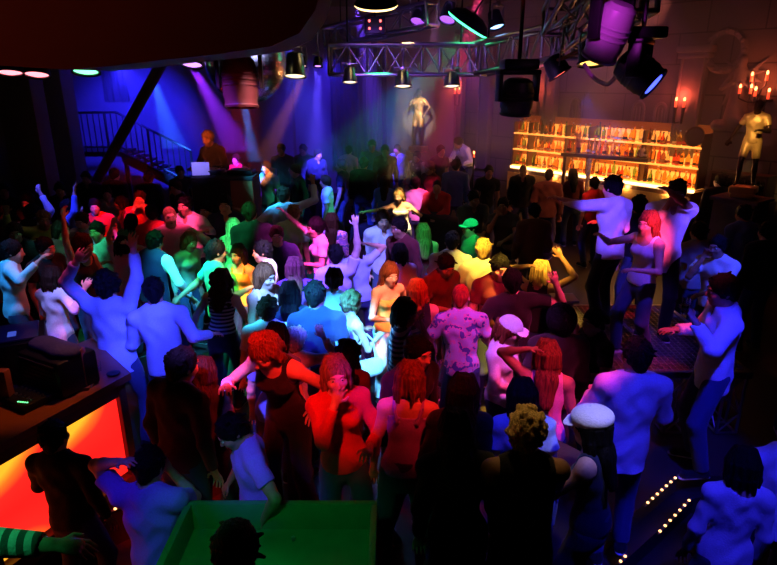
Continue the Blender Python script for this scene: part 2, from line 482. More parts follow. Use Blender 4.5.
def glow(name, rgb, e): return material('lens_' + name, (.5, .5, .5), .3, emit=(rgb, e))
# ---------------------------------------------------------------- the room
def struct(o): o['kind'] = 'structure'; return o
def stone_mat(name, base, joint, sx):
    m = material(name, base, .9, bump=(7, .5)); nt = m.node_tree; b = nt.nodes['Principled BSDF']
    tc = nt.nodes.new('ShaderNodeTexCoord'); mp = nt.nodes.new('ShaderNodeMapping'); mp.inputs['Rotation'].default_value = (math.pi / 2, 0, 0)
    br = nt.nodes.new('ShaderNodeTexBrick'); br.inputs['Scale'].default_value = sx
    br.inputs['Color1'].default_value = (*base, 1); br.inputs['Color2'].default_value = (*[c * .8 for c in base], 1); br.inputs['Mortar'].default_value = (*joint, 1)
    br.inputs['Mortar Size'].default_value = .012; br.inputs['Brick Width'].default_value = .9; br.inputs['Row Height'].default_value = .5
    nt.links.new(tc.outputs['Object'], mp.inputs['Vector']); nt.links.new(mp.outputs['Vector'], br.inputs['Vector']); nt.links.new(br.outputs['Color'], b.inputs['Base Color'])
    return m
PLASTER = material('dark_plaster', (.22, .21, .24), .9, bump=(3, .5))
BLACKPAINT = material('black_paint', (.012, .010, .010), .8, bump=(5, .3))
FLOOR = material('dark_floor', (.032, .024, .022), .45, bump=(3, .15))
BULK = material('brown_black_paint', (.055, .030, .022), .85, bump=(4, .2))
CEIL = 5.25
LOW = -.34
struct(MB().box((0, 8, LOW - .1), (24, 22, .2)).build('floor', FLOOR))
struct(MB().box((0, 8, CEIL + .1), (24, 22, .2)).build('ceiling', BLACKPAINT))
struct(MB().box((-4.4, 17.15, CEIL / 2), (15, .3, CEIL)).build('wall_back', PLASTER))
struct(MB().box((-11.65, 7.5, CEIL / 2), (.3, 20, CEIL)).build('wall_left', PLASTER))
struct(MB().box((0, -2.6, CEIL / 2), (24, .3, CEIL)).build('wall_front', BLACKPAINT))
# the stone wall behind the bar runs obliquely
B0 = ray_y(512, 165, 15.0); BZ = B0[2]; B1 = ray_z(695, 190, BZ)
BU = Vector((B1[0] - B0[0], B1[1] - B0[1], 0)); BL = BU.length; BU.normalize(); BN = Vector((BU.y, -BU.x, 0))
if BN.y > 0: BN = -BN
BR = math.atan2(BU.y, BU.x)
def barp(s, off, z): q = Vector((B0[0], B0[1], 0)) + BU * s + BN * off; return (q.x, q.y, z)
RB = Matrix.Rotation(BR, 3, 'Z')
STONEWALL = stone_mat('stone_block_wall', (.17, .135, .13), (.05, .04, .04), .9)
w = struct(MB().box((0, 0, 0), (17, .3, CEIL)).build('wall_right', STONEWALL)); w.location = barp(5.6, -.55, CEIL / 2); w.rotation_euler = (0, 0, BR)
# low bulkhead overhead on the left, close to the camera
prof = [(-300, 62), (0, 65), (60, 68), (112, 71), (150, 68), (192, 63), (240, 58), (288, 51), (312, 40), (326, 20), (333, -5)]
xs = [ray_y(u, v, 3.9) for u, v in prof]; xs = [(q[0], q[2]) for q in xs]; xs += [(xs[-1][0] + .02, CEIL), (xs[0][0], CEIL)]
b = MB(); b.prism(xs, 0, .55)
o = struct(b.build('ceiling_bulkhead', BULK)); o.rotation_euler = (math.pi / 2, 0, 0); o.location = (0, 3.9, 0); o.name = 'trim_1'
# the dance floor lies two steps above the floor near the camera; its edges follow the rows of small lights
e0, e1 = ray_z(-30, 577, 0), ray_z(226, 460, 0)
s0, s1, s2, s3 = ray_z(612, 530, 0), ray_z(678, 476, 0), ray_z(606, 578, LOW / 2), ray_z(694, 498, LOW / 2)
struct(MB().prism([(e0[0], e0[1]), (e1[0], e1[1]), (-1.30, 3.4), (-1.28, -2.3), (1.25, -2.3), (1.25, s0[1] - .6), (s0[0], s0[1]), (s1[0], s1[1]), (11.8, s1[1]), (11.8, 17), (-11.5, 17), (-11.5, e0[1])], LOW, 0).build('floor_dance', FLOOR))
struct(MB().prism([(1.25, s0[1] - .6), (s0[0], s0[1]), (s1[0], s1[1]), (4.5, s1[1]), (4.5, s3[1]), (s3[0], s3[1]), (s2[0], s2[1]), (1.25, s2[1] - .3)], LOW, LOW / 2).build('floor_step', FLOOR))
# rear stage for the DJ
struct(MB().box((-2.72, 10.25, .475), (1.75, 2.5, .95), bevel=.02).build('floor_stage', BLACKPAINT))
struct(MB().box((.5, 14.95, .2), (6.6, 4.1, .4), bevel=.02).build('floor_rear_step', BLACKPAINT))
struct(MB().box((-2.0, 1.3, .2), (1.5, 1.5, 1.1), bevel=.02).build('floor_stair_landing', BLACKPAINT))
# pilasters, cornice and niches on the stone wall
def on_wall(px, z, off):       # the point of the oblique wall seen at column px, height z
    lo, hi = -3.0, 13.0
    for i in range(40):
        m = (lo + hi) / 2; q = barp(m, -.4 + off, z)
        u = CX + FOC * q[0] / (q[1] * math.cos(PITCH) + (CZ - z) * math.sin(PITCH))
        if u < px: lo = m
        else: hi = m
    return (lo + hi) / 2
def wall_mb(px, z): s = on_wall(px, z, 0); return barp(s, -.4, z)
def pilaster(px, z0, z1, wd, n):
    b = MB(); q = wall_mb(px, (z0 + z1) / 2)
    b.box((0, .06, (z0 + z1) / 2), (wd, .14, z1 - z0), bevel=.01); b.box((0, .09, z1 + .05), (wd * 1.35, .22, .12), bevel=.02); b.box((0, .08, z1 - .08), (wd * 1.18, .18, .06), bevel=.01)
    for s in (-1, 1): b.bar((s * wd * .42, .14, z0), (s * wd * .42, .14, z1 - .12), .03, 8)
    o = struct(b.build('trim_%d' % n, STONE)); o.location = (q[0], q[1], 0); o.rotation_euler = (0, 0, BR + math.pi)
    return q
pilaster(690, 2.0, 3.95, .50, 2); pilaster(552, 2.0, 3.7, .34, 3); pilaster(487, 1.2, 4.4, .42, 4); pilaster(462, 1.2, 4.6, .26, 5)
for n, (px, py, z) in enumerate(((575, 120, 2.75), (638, 115, 2.72), (660, 117, 2.7))):
    q = wall_mb(px, z); b = MB(); pts = [(-.12, -.3)] + [(-math.cos(math.pi * i / 10) * .12, .15 + math.sin(math.pi * i / 10) * .16) for i in range(11)] + [(.12, -.3)]
    b.tube([(x, 0, y) for x, y in pts], .03, 8); b.bar((-.15, 0, -.3), (.15, 0, -.3), .035, 8)
    for x in (-.04, .04): b.bar((x, -.01, -.3), (x, -.01, .22), .012, 6)
    o = struct(b.build('window_%d' % (n + 1), STONE)); o.location = (q[0] + BN.x * .02, q[1] + BN.y * .02, z); o.rotation_euler = (0, 0, BR)
# carved roundel and swag high on the wall, relief of a winged figure further right
q = wall_mb(727, 3.95); b = MB()
b.lathe([(.28, -.03), (.36, -.03), (.40, .03), (.36, .09), (.28, .06)], 28, Matrix.Rotation(math.pi / 2, 4, 'X'), close=False)
for i in range(12):
    a = 2 * math.pi * i / 12; b.sphere((.34 * math.cos(a), -.06, .34 * math.sin(a)), .05, 10, 6)
o = struct(b.build('trim_6', STONE)); o.location = (q[0] + BN.x * .05, q[1] + BN.y * .05, 3.95); o.rotation_euler = (0, 0, BR)
F = Field(); F.cap((0, 0, .1), (0, -.03, .45), .13, .10, .06); F.ell((0, -.06, .62), A3(.08, .09, .11), .04); F.cap((0, 0, .1), (.02, -.02, -.35), .13, .20, .08)
for s in (-1, 1):
    F.cap((s * .14, -.02, .42), (s * .26, -.12, .15), .05, .04, .04); F.cap((s * .26, -.12, .15), (s * .06, -.16, .25), .04, .035, .03)
    for k in range(5): F.cap((s * .10, .05, .42 - k * .03), (s * (.36 - k * .02), .06, .66 - k * .2), .05, .03, .03, ((0, 1, 0), .4))
F.cap((-.3, .03, -.5), (.3, .03, -.5), .11, None, .06)
q = wall_mb(741, 3.2); o = link('relief_figure', F.mesh('relief_figure', .02), STONE); o.location = (q[0] + BN.x * .10, q[1] + BN.y * .10, 3.15); o.rotation_euler = (0, 0, BR)
tag(o, 'carved stone relief of a winged figure on the wall by the right candelabrum', 'relief')
# folds of dark cloth on the far wall, left of the middle
DRAPE = material('dark_cloth', (.10, .10, .13), .9, bump=(6, .4))
def drape(px0, px1, z0, z1, Y, label, depth=.09, folds=5):
    a, c = ray_y(px0, 80, Y)[0], ray_y(px1, 80, Y)[0]; n = folds * 12; bm = bmesh.new(); rows = []
    for j in range(9):
        z = z0 + (z1 - z0) * j / 8; row = []
        for i in range(n + 1):
            t = i / n; row.append(bm.verts.new((a + (c - a) * t * (1 - .10 * math.sin(j / 8 * math.pi)), Y + depth * math.sin(t * folds * 2 * math.pi) * (1 - .35 * j / 8) + .02 * math.sin(t * 31), z)))
        rows.append(row)
    for r0, r1 in zip(rows, rows[1:]):
        for i in range(n): bm.faces.new((r0[i], r0[i + 1], r1[i + 1], r1[i]))
    bmesh.ops.solidify(bm, geom=bm.faces[:], thickness=.02)
    b = MB(); b.bm.free(); b.bm = bm
    o = b.build('drape', DRAPE); tag(o, label, 'drape'); return o
drape(330, 372, 1.2, 4.7, 16.7, 'dark drape hanging on the far wall behind the left end of the truss')
drape(372, 388, 1.2, 4.4, 16.75, 'narrow dark drape hanging just left of the small gilded statue', .06, 2)
drape(102, 128, 2.9, 4.6, 16.92, 'short pale cloth hung high over the staircase landing', .05, 4)
# broad dark pillar by the far left and a slim one nearer
struct(MB().box((ray_y(58, 100, 14)[0], 14, CEIL / 2), (.55, .55, CEIL), bevel=.03).build('trim_7', PLASTER))
struct(MB().box((ray_y(22, 100, 12.5)[0], 12.5, CEIL / 2), (.7, .5, CEIL), bevel=.03).build('trim_8', STONE))
struct(MB().box((ray_y(262, 100, 16.6)[0], 16.7, CEIL / 2), (1.6, .5, CEIL), bevel=.03).build('trim_9', PLASTER))
# ---------------------------------------------------------------- the DJ console on the left, glowing front panels
zt = 1.12
F1, F0 = Vector(ray_z(127, 372, zt)), Vector(ray_z(0, 441, zt)); fd = (F0 - F1).normalized(); F9 = F1 + fd * 2.6
Bk1 = Vector(ray_z(92, 338, zt)); inn = Vector((fd.y, -fd.x, 0))
if inn.x > 0: inn = -inn
Bk9 = F9 + inn * 1.15
ctr = empty('console_counter', (F1.x, F1.y, 0)); tag(ctr, 'long wooden console counter at left with glowing red and orange front panels', 'counter')
def rel(o, P): return (P[0] - o.location.x, P[1] - o.location.y)
MB().prism([rel(ctr, P) for P in (F1 - inn * .04, F9 - inn * .04, Bk9, Bk1)], zt - .06, zt).build('countertop', REDWOOD, ctr)
fr = MB(); R0 = Matrix.Rotation(math.atan2(fd.y, fd.x), 3, 'Z')
def along(t, off, z): q = F1 + fd * t + inn * off; return (q.x - ctr.location.x, q.y - ctr.location.y, z)
fr.box(along(1.3, .10, zt - .14), (2.6, .06, .16), R0); fr.box(along(1.3, .10, .06), (2.6, .10, .12), R0)
for t in (.03, .655, 1.28, 1.905, 2.55): fr.box(along(t, .10, .52), (.075, .09, 1.0), R0)
fr.build('panel_frame', WOOD, ctr)
MB().box(along(1.3, .95, .52), (2.6, .03, 1.04), R0).build('back_panel', WOOD, ctr)
MB().prism([rel(ctr, P) for P in (F1 + inn * .1 + fd * .02, F1 + inn * .1 + fd * .06, Bk1 + fd * .06, Bk1 + fd * .02)], 0, zt - .06).build('end_panel', WOOD, ctr)
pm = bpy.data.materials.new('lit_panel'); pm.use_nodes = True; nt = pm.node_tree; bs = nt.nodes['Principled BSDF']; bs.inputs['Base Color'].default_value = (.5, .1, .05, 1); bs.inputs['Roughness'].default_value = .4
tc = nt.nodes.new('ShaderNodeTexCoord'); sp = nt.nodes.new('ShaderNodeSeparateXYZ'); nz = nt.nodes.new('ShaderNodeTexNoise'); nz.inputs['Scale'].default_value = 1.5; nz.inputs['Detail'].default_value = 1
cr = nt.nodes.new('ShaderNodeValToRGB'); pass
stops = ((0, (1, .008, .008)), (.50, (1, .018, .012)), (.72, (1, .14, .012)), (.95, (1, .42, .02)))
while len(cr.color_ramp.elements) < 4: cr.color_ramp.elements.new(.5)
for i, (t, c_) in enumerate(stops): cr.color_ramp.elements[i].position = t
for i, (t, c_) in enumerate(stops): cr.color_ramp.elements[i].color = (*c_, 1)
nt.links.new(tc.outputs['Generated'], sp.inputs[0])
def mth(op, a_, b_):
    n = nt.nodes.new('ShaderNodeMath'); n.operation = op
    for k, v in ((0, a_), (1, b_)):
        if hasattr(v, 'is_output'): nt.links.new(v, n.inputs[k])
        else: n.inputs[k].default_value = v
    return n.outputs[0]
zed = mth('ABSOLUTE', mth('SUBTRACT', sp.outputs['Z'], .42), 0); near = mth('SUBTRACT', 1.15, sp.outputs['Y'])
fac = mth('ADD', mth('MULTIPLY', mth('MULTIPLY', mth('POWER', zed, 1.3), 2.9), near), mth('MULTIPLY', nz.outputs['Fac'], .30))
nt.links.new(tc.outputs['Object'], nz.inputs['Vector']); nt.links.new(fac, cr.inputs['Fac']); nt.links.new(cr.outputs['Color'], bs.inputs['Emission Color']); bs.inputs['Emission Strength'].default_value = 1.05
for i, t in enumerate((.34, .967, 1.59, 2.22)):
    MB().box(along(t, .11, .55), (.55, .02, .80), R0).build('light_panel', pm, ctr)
# things standing on the counter
def on_counter(px, py): q = ray_z(px, py, zt); return q
def rack(loc, w, d, h, rz, label):
    o = empty('amplifier_rack', loc, rz); tag(o, label, 'amplifier rack')
    MB().box((0, 0, h / 2), (w, d, h), bevel=.01).build('case', BLACKMETAL, o)
    f = MB(); 
    for k in range(3): f.box((0, -d / 2 - .006, h * (.2 + .3 * k)), (w * .9, .012, h * .24), bevel=.003)
    f.build('front_panel', material('panel_grey', (.05, .05, .06), .4), o)
    for k in range(3):
        for s in (-1, 1): MB().bar((s * w * .36, -d / 2 - .01, h * (.2 + .3 * k)), (s * w * .36, -d / 2 - .035, h * (.2 + .3 * k)), .018, 14).build('knob', STEEL, o)
    t = MB(); t.box((0, 0, h + .012), (w * .8, d * .8, .024), bevel=.004); t.build('top_unit', material('deck_blue', (.08, .08, .14), .35), o)
    MB().box((.06, -.02, h + .027), (.10, .06, .006)).build('display', material('display_lit', (.05, .1, .5), .3, emit=((.1, .18, 1), .35)), o)
    return o
q = on_counter(10, 392); rack((q[0] - .10, q[1] + .36, zt), .50, .42, .34, BR * 0 + math.radians(-62), 'black amplifier rack with small lit display at the left end of the console')
q = on_counter(57, 392)
o = empty('monitor_speaker', (q[0] - .03, q[1] + .14, zt), math.radians(152)); tag(o, 'black padded box with a rounded top standing in the middle of the console counter', 'speaker')
MB().box((0, 0, .15), (.52, .34, .30), bevel=.03).build('cabinet', BLACKMETAL, o)
Fp = Field(); Fp.cap((-.17, 0, .32), (.17, 0, .32), .10, .10, .02, ((0, 0, 1), .55)); Fp.cap((-.12, .04, .33), (.14, -.02, .33), .09, .07, .02, ((0, 0, 1), .6)); link('cover', Fp.mesh('cover', .012), material('blue_black_cloth', (.03, .03, .10), .8, bump=(20, .4)), o)
g = MB(); 
for k in range(7): g.box((0, .172, .05 + k * .035), (.44, .008, .012))
g.build('grille', material('grille', (.03, .03, .03), .5), o)
def post(px, py, h, label):
    q = on_counter(px, py); o = empty('wooden_post', (q[0], q[1], zt)); tag(o, label, 'post')
    MB().box((0, 0, h / 2), (.075, .075, h), bevel=.006).build('shaft', REDWOOD, o); MB().box((0, 0, .012), (.12, .12, .024), bevel=.004).build('foot', REDWOOD, o); return o
post(85, 387, .34, 'square wooden post on the console counter right of the black box')
post(9, 402, .27, 'square wooden post lit orange at the near left of the console counter')
q = on_counter(26, 402); o = empty('mixing_desk', (q[0], q[1], zt), math.radians(-28)); tag(o, 'low black mixing desk with small green level lights on the console counter', 'mixer')
MB().box((0, 0, .03), (.34, .22, .06), bevel=.006).build('case', BLACKMETAL, o)
for i in range(6):
    MB().box((-.12 + i * .05, -.02, .065), (.012, .022, .014), bevel=.002).build('fader', STEEL, o)
    MB().bar((-.12 + i * .05, .06, .06), (-.12 + i * .05, .06, .075), .008, 10).build('knob', STEEL, o)
for i in range(5): MB().box((.06 + i * .018, -.085 + i * .006, .062), (.008, .010, .006)).build('level_light', material('green_led', (.1, .6, .2), .4, emit=((.15, 1, .3), 2)), o)
q = on_counter(98, 372); b = MB(); b.lathe([(.026, 0), (.034, .09), (.031, .09), (.024, .008)], 20, close=False)
o = b.build('drinking_glass', material('clear_glass', (.9, .9, .95), .05, trans=1), None, (q[0], q[1], zt)); tag(o, 'small empty drinking glass on the right end of the console counter', 'glass')
q = on_counter(118, 376); o = b = MB().lathe([(.0, 0), (.05, 0), (.056, .012), (.05, .014), (.0, .006)], 20).build('ashtray', BLACKMETAL, None, (q[0] - .05, q[1] + .03, zt)); tag(o, 'small dark ashtray beside the glass at the end of the console counter', 'ashtray')
# ---------------------------------------------------------------- rows of step lights
def strip(a, b, n, label, d=None):
    A, B_ = Vector(a), Vector(b); o = empty('step_light_strip', A); tag(o, label, 'step lights')
    D = B_ - A; dn = D.normalized()
    MB().bar((0, 0, .012), tuple(D + Vector((0, 0, .012))), .010, 8).build('channel', material('channel', (.25, .2, .18), .4, .6), o)
    for i in range(n):
        p = D * ((i + .5) / n); k = MB(); k.sphere((p.x, p.y, p.z + .022), .012, 10, 6, (1, 1, .8)); k.build('bulb', LED, o)
    return o
L0 = lambda px, py, z, dx=0: (ray_z(px, py, z)[0] + dx, ray_z(px, py, z)[1], z)
strip(L0(87, 523, 0), L0(132, 504, 0), 4, 'row of small warm step lights on the floor edge below the left glowing panel')
strip(L0(0, 563, 0), L0(27, 551, 0), 3, 'row of small warm step lights at the lower left corner beside the striped sleeve')
strip(L0(152, 495, 0), L0(166, 488, 0), 2, 'pair of small warm step lights beside the bent person in violet')
strip(L0(200, 472, 0), L0(224, 461, 0), 3, 'row of small warm step lights left of the purple polo shirt')
strip(L0(645, 507, 0), L0(677, 478, 0), 7, 'upper row of seven warm step lights right of the white newsboy cap')
strip(L0(657, 536, LOW / 2), L0(691, 500, LOW / 2), 7, 'lower row of seven warm step lights beside the woman in the scoop back top')
strip(L0(622, 525, 0), L0(633, 516, 0), 2, 'pair of warm step lights just right of the woman in the newsboy cap')
strip(L0(618, 566, LOW / 2), L0(627, 556, LOW / 2), 2, 'last warm step lights at the bottom edge below the newsboy cap')
# ---------------------------------------------------------------- green-lit console box at the front
GRN = material('green_painted_board', (.03, .26, .10), .5, bump=(12, .15))  # boards have one even green base colour
g0, g1 = ray_z(190, 500, 1.0), ray_z(374, 501, 1.0)
o = empty('console_box', ((g0[0] + g1[0]) / 2, g0[1] - .35, 0)); tag(o, 'open topped green-lit console box with a raised rim at the bottom of the picture', 'console box')
wd = g1[0] - g0[0] + .04; ox = 0
MB().box((0, .33, .76), (wd, .04, .48), bevel=.004).build('back_board', GRN, o); MB().box((-wd / 2 + .02, -.25, .76), (.04, 1.12, .48), bevel=.004).build('side_board', GRN, o); MB().box((wd / 2 - .02, -.25, .76), (.04, 1.12, .48), bevel=.004).build('side_board', GRN, o)
MB().box((0, -.25, .80), (wd - .08, 1.12, .03)).build('shelf', GRN, o)
for x in (-1, 1):
    for y in (.28, -.76): MB().box((x * (wd / 2 - .05), y, .27), (.07, .07, .54)).build('leg', GRN, o)
for i, x in enumerate((-.38, -.15, .08)):
    MB().bar((x, .22, .815), (x, .22, .835), .012, 12).build('knob', STEEL, o)
# ---------------------------------------------------------------- podium of truss with a grating deck
PZ = .72
def truss_mesh(b, a, c, wdt, n, r=.018, rr=.009, upv=(0, 0, 1)):
    a, c = Vector(a), Vector(c); d = (c - a).normalized(); s = d.cross(Vector(upv)).normalized(); u = s.cross(d).normalized()
    h = wdt / 2; cs = [s * h + u * h, -s * h + u * h, -s * h - u * h, s * h - u * h]
    for q in cs: b.bar(a + q, c + q, r, 10)
    L = (c - a).length
    for i in range(n):
        p, q2 = a + d * L * i / n, a + d * L * (i + 1) / n
        for j in range(4):
            k = (j + 1) % 4
            b.bar(p + cs[j], q2 + cs[k], rr, 6) if (i + j) % 2 else b.bar(p + cs[k], q2 + cs[j], rr, 6)
    for i in range(n + 1):
        p = a + d * L * i / n
        if i in (0, n):
            for j in range(4): b.bar(p + cs[j], p + cs[(j + 1) % 4], r * .8, 8)
TRUSS = material('truss_aluminium', (.42, .40, .42), .32, 1)
pod = empty('dance_podium', (2.70, 6.25, 0)); tag(pod, 'raised dance podium with a grating deck on aluminium truss legs, dancers on top', 'podium')
b = MB()
px0, px1, py0, py1 = -.80, .86, -.92, .92
for i in range(28): b.box((px0 + (px1 - px0) * i / 27, 0, PZ - .012), (.008, py1 - py0, .024))
for i in range(30): b.box((0, py0 + (py1 - py0) * i / 29, PZ - .012), (px1 - px0, .008, .024))
b.build('grating_deck', material('grating', (.40, .36, .38), .45, .7), pod, smooth=False)
b = MB()
for y in (py0, py1): b.box((0, y, PZ - .03), (px1 - px0 + .06, .05, .07), bevel=.006)
for x in (px0, px1): b.box((x, 0, PZ - .03), (.05, py1 - py0 + .06, .07), bevel=.006)
b.build('edge_frame', TRUSS, pod)
for x, y in ((.22, py0 + .11), (px0 + .14, py0 + .14), (px0 + .14, py1 - .14), (px1 - .14, py1 - .14), (px1 - .1, py0 + .11)):
    b = MB(); truss_mesh(b, (x, y, .02), (x, y, PZ - .04), .20, 3, .016, .009, (0, 1, 0)); b.build('leg', TRUSS, pod)
q = ray_z(603, 300, .72); o = empty('truss_post', (1.78, 5.72, 0)); tag(o, 'upright aluminium truss post standing left of the podium dancers', 'truss post')
b = MB(); truss_mesh(b, (0, 0, .03), (0, 0, 1.34), .14, 7, .014, .007, (0, 1, 0)); b.build('lattice', TRUSS, o); MB().box((0, 0, .012), (.3, .3, .024)).build('base_plate', TRUSS, o); MB().box((0, 0, 1.352), (.24, .24, .024)).build('top_plate', TRUSS, o)
# ---------------------------------------------------------------- dark ledges and tables
def ledge(px0, py0, px1, py1, z, wdt, label, name='drinks_ledge'):
    a, c = Vector(ray_z(px0, py0, z)), Vector(ray_z(px1, py1, z)); d = c - a; o = empty(name, (a + c) / 2 - Vector((0, 0, z)), math.atan2(d.y, d.x)); tag(o, label, 'ledge')
    MB().box((0, 0, z - .03), (d.length, wdt, .06), bevel=.008).build('top', BLACKPAINT, o); MB().box((0, .04, z / 2 - .03), (d.length * .96, .05, z - .06)).build('panel', BLACKPAINT, o); MB().box((0, .0, .04), (d.length * .96, wdt * .6, .08)).build('plinth', BLACKPAINT, o); return o
ledge(418, 210, 474, 224, 1.12, .32, 'dark drinks ledge in front of the man in the red jacket')
def table(px, py, z, w, rz, label, rnd=False):
    q = ray_z(px, py, z); o = empty('bar_table', (q[0], q[1], 0), rz); tag(o, label, 'table')
    if rnd: MB().lathe([(0, z - .03), (w / 2, z - .03), (w / 2 + .008, z - .015), (w / 2, z), (0, z)], 32).build('tabletop', WOOD, o)
    else: MB().box((0, 0, z - .02), (w, w, .04), bevel=.006).build('tabletop', WOOD, o)
    MB().bar((0, 0, .02), (0, 0, z - .03), .035, 14).build('column', BLACKMETAL, o); MB().lathe([(0, 0), (.24, 0), (.23, .02), (.04, .045), (0, .045)], 28).build('base', BLACKMETAL, o); return o, q
table(553, 457, 1.08, .40, math.radians(40), 'square dark wooden bar table between the curly blond head and the newsboy cap')
t1, q1 = table(532, 246, 1.0, .9, 0, 'round dark table with drinks behind the yellow-lit dancer', True)
GLASSM = material('clear_glass', (.9, .9, .95), .05, trans=1)
def tumbler(loc, label, grp, h=.13, r=.035):
    b = MB(); b.lathe([(r * .8, 0), (r, h), (r * .92, h), (r * .72, .01), (0, .01)], 16, close=False); b.lathe([(0, .012), (r * .72, .012), (r * .86, h * .6), (0, h * .6)], 16)
    o = b.build('drinking_glass', GLASSM, None, loc); tag(o, label, 'glass', grp); return o
for dx, dy, la in ((-.2, .1, 'tall glass at the left of the round drinks table'), (.02, -.05, 'tall glass in the middle of the round drinks table'), (.24, .08, 'tall glass at the right of the round drinks table'), (.1, .25, 'tall glass at the back of the round drinks table')):
    tumbler((q1[0] + dx, q1[1] + dy, 1.0), la, 'glasses on the round table')
# ---------------------------------------------------------------- the bar: lit bottle shelves on the stone wall
def bar_obj(name, s, off, z=0): return empty(name, barp(s, off, z), BR)      # local -y looks into the room
GLOWSHELF = material('lit_shelf_glass', (.9, .5, .2), .3, emit=((1, .34, .05), 1.6))
BACKGLOW = material('backlit_amber_panel', (.5, .2, .05), .4, emit=((1, .20, .025), .05))
TUBE = material('bar_light_tube', (1, .8, .5), .3, emit=((1, .55, .20), 4.5))
shelf = bar_obj('bottle_shelf', 0, 0); tag(shelf, 'long back bar shelving with lit amber glass shelves on the stone wall', 'shelf')
ZS = (BZ + .02, BZ + .41, BZ + .79)
STRIP = material('bottle_backlight', (.9, .5, .2), .3, emit=((1, .36, .05), 1.0))
for z in ZS:
    MB().box((BL / 2, .15, z - .015), (BL, .32, .03)).build('lit_shelf', GLOWSHELF, shelf)
    MB().box((BL / 2, .325, z + .12), (BL, .012, .22)).build('back_light', STRIP, shelf)  # glowing strip added behind the bottles to make them shine
MB().box((BL / 2, .345, BZ + .58), (BL, .02, 1.2)).build('backlit_panel', BACKGLOW, shelf)
for s in (0, .45, 1.5, 2.1, 3.35, BL): MB().box((s, .16, BZ + .52), (.035, .33, 1.04)).build('upright', WOOD, shelf)
for s0_, s1_ in ((0, 1.05), (1.3, 2.9), (3.0, BL)): MB().bar((s0_, -.04, BZ - .03), (s1_, -.04, BZ - .03), .028, 12).build('light_tube', TUBE, shelf)
MB().box((BL / 2, .12, BZ - .62), (BL, .5, 1.12)).build('cabinet_base', WOOD, shelf)
MB().box((BL / 2, -.14, BZ - .36), (BL, .02, .44)).build('cabinet_front', material('amber_front', (.62, .40, .12), .5, bump=(12, .6)), shelf)
lampline = [barp(s, .16, BZ - .10) for s in (.5, 1.4, 2.3, 3.2, 4.1)]
for q in lampline: lamp('tube_light', q, (1, .5, .18), 7, .05)
# bottles: four kinds, copied bottle by bottle
GL = [material('bottle_' + n, c, .08, trans=.9) for n, c in (('amber', (.9, .38, .06)), ('clear', (.95, .85, .7)), ('honey', (1, .55, .12)), ('red', (.7, .10, .05)), ('green', (.25, .5, .15)), ('brown', (.35, .12, .03)))]
LABELM = [material('bottle_label_' + n, c, .6) for n, c in (('cream', (.8, .7, .5)), ('red', (.6, .08, .05)), ('black', (.03, .03, .03)), ('gold', (.8, .5, .15)))]
CAPM = [material('bottle_cap_' + n, c, .4) for n, c in (('red', (.5, .05, .04)), ('dark', (.04, .03, .03)), ('silver', (.6, .6, .6)))]
PROF = [[(.0, 0), (.036, 0), (.038, .01), (.038, .17), (.034, .20), (.014, .235), (.013, .29), (.0, .29)],
        [(.0, 0), (.042, 0), (.044, .012), (.044, .13), (.03, .18), (.013, .205), (.013, .265), (.0, .265)],
        [(.0, 0), (.030, 0), (.034, .02), (.038, .16), (.036, .21), (.016, .24), (.014, .30), (.0, .30)],
        [(.0, 0), (.046, 0), (.048, .01), (.040, .12), (.018, .17), (.014, .23), (.0, .23)]]
protos = {}
def bottle_meshes(kind, g, l, c):
    key = (kind, g, l, c)
    if key not in protos:
        pr = PROF[kind]; top = pr[-1][1]; r = pr[2][0] + .0012
        protos[key] = (MB().lathe(pr, 12, close=False).mesh('bottle', GL[g]), MB().lathe([(r, .03), (r, .072)], 12, close=False).mesh('label', LABELM[l]), MB().lathe([(0, top - .005), (.0165, top - .005), (.0165, top + .022), (0, top + .022)], 10, close=False).mesh('cap', CAPM[c]))
    return protos[key]
RB_ = random.Random(11)
def put_bottle(loc, label, group):
    k = RB_.randrange(4); g = RB_.choice((0, 0, 1, 2, 2, 3, 5, 4)); m = bottle_meshes(k, g, RB_.randrange(4), RB_.randrange(3))
    o = link('bottle', m[0], None, None, loc); tag(o, label, 'bottle', group)
    link('label', m[1], None, o); link('cap', m[2], None, o)
    s = RB_.uniform(.92, 1.12); o.scale = (1.05, 1.05, s); o.rotation_euler = (0, 0, RB_.uniform(0, 6))
    return o
for r, z in enumerate(ZS):
    s = .07
    while s < BL - .05:
        if min(abs(s - u) for u in (0, .45, 1.5, 2.1, 3.35, BL)) > .06:
            put_bottle(barp(s, -.11 + RB_.uniform(-.05, .05), z), ('bottle on the lowest lit shelf of the back bar', 'bottle on the middle lit shelf of the back bar', 'bottle on the top lit shelf of the back bar')[r], ('bottles on the lowest bar shelf', 'bottles on the middle bar shelf', 'bottles on the top bar shelf')[r])
        s += RB_.uniform(.088, .112)
# dark gantry standing in front of the shelves, with bottles under a blue lamp on top
ga, gb = Vector(ray_z(566, 152, 1.95)), Vector(ray_z(648, 158, 1.95)); gd = gb - ga; gm = (ga + gb) / 2
gant = empty('bar_gantry', (gm.x, gm.y, 0), math.atan2(gd.y, gd.x)); tag(gant, 'dark wooden bar gantry with two posts in front of the lit shelves', 'gantry')
GZ = 1.95; gl = gd.length
MB().box((0, 0, GZ - .04), (gl + .1, .34, .08), bevel=.01).build('canopy', WOOD, gant)
for s in (-1, 1): MB().box((s * gl / 2, 0, GZ / 2 - .04), (.07, .07, GZ - .08), bevel=.008).build('post', WOOD, gant)
MB().box((0, 0, 1.08), (gl + 1.2, .5, .06), bevel=.01).build('bar_top', REDWOOD, gant); MB().box((0, .05, .53), (gl + 1.1, .3, 1.05)).build('bar_front', WOOD, gant)
gu = gd.normalized(); gn = Vector((-gu.y, gu.x, 0))
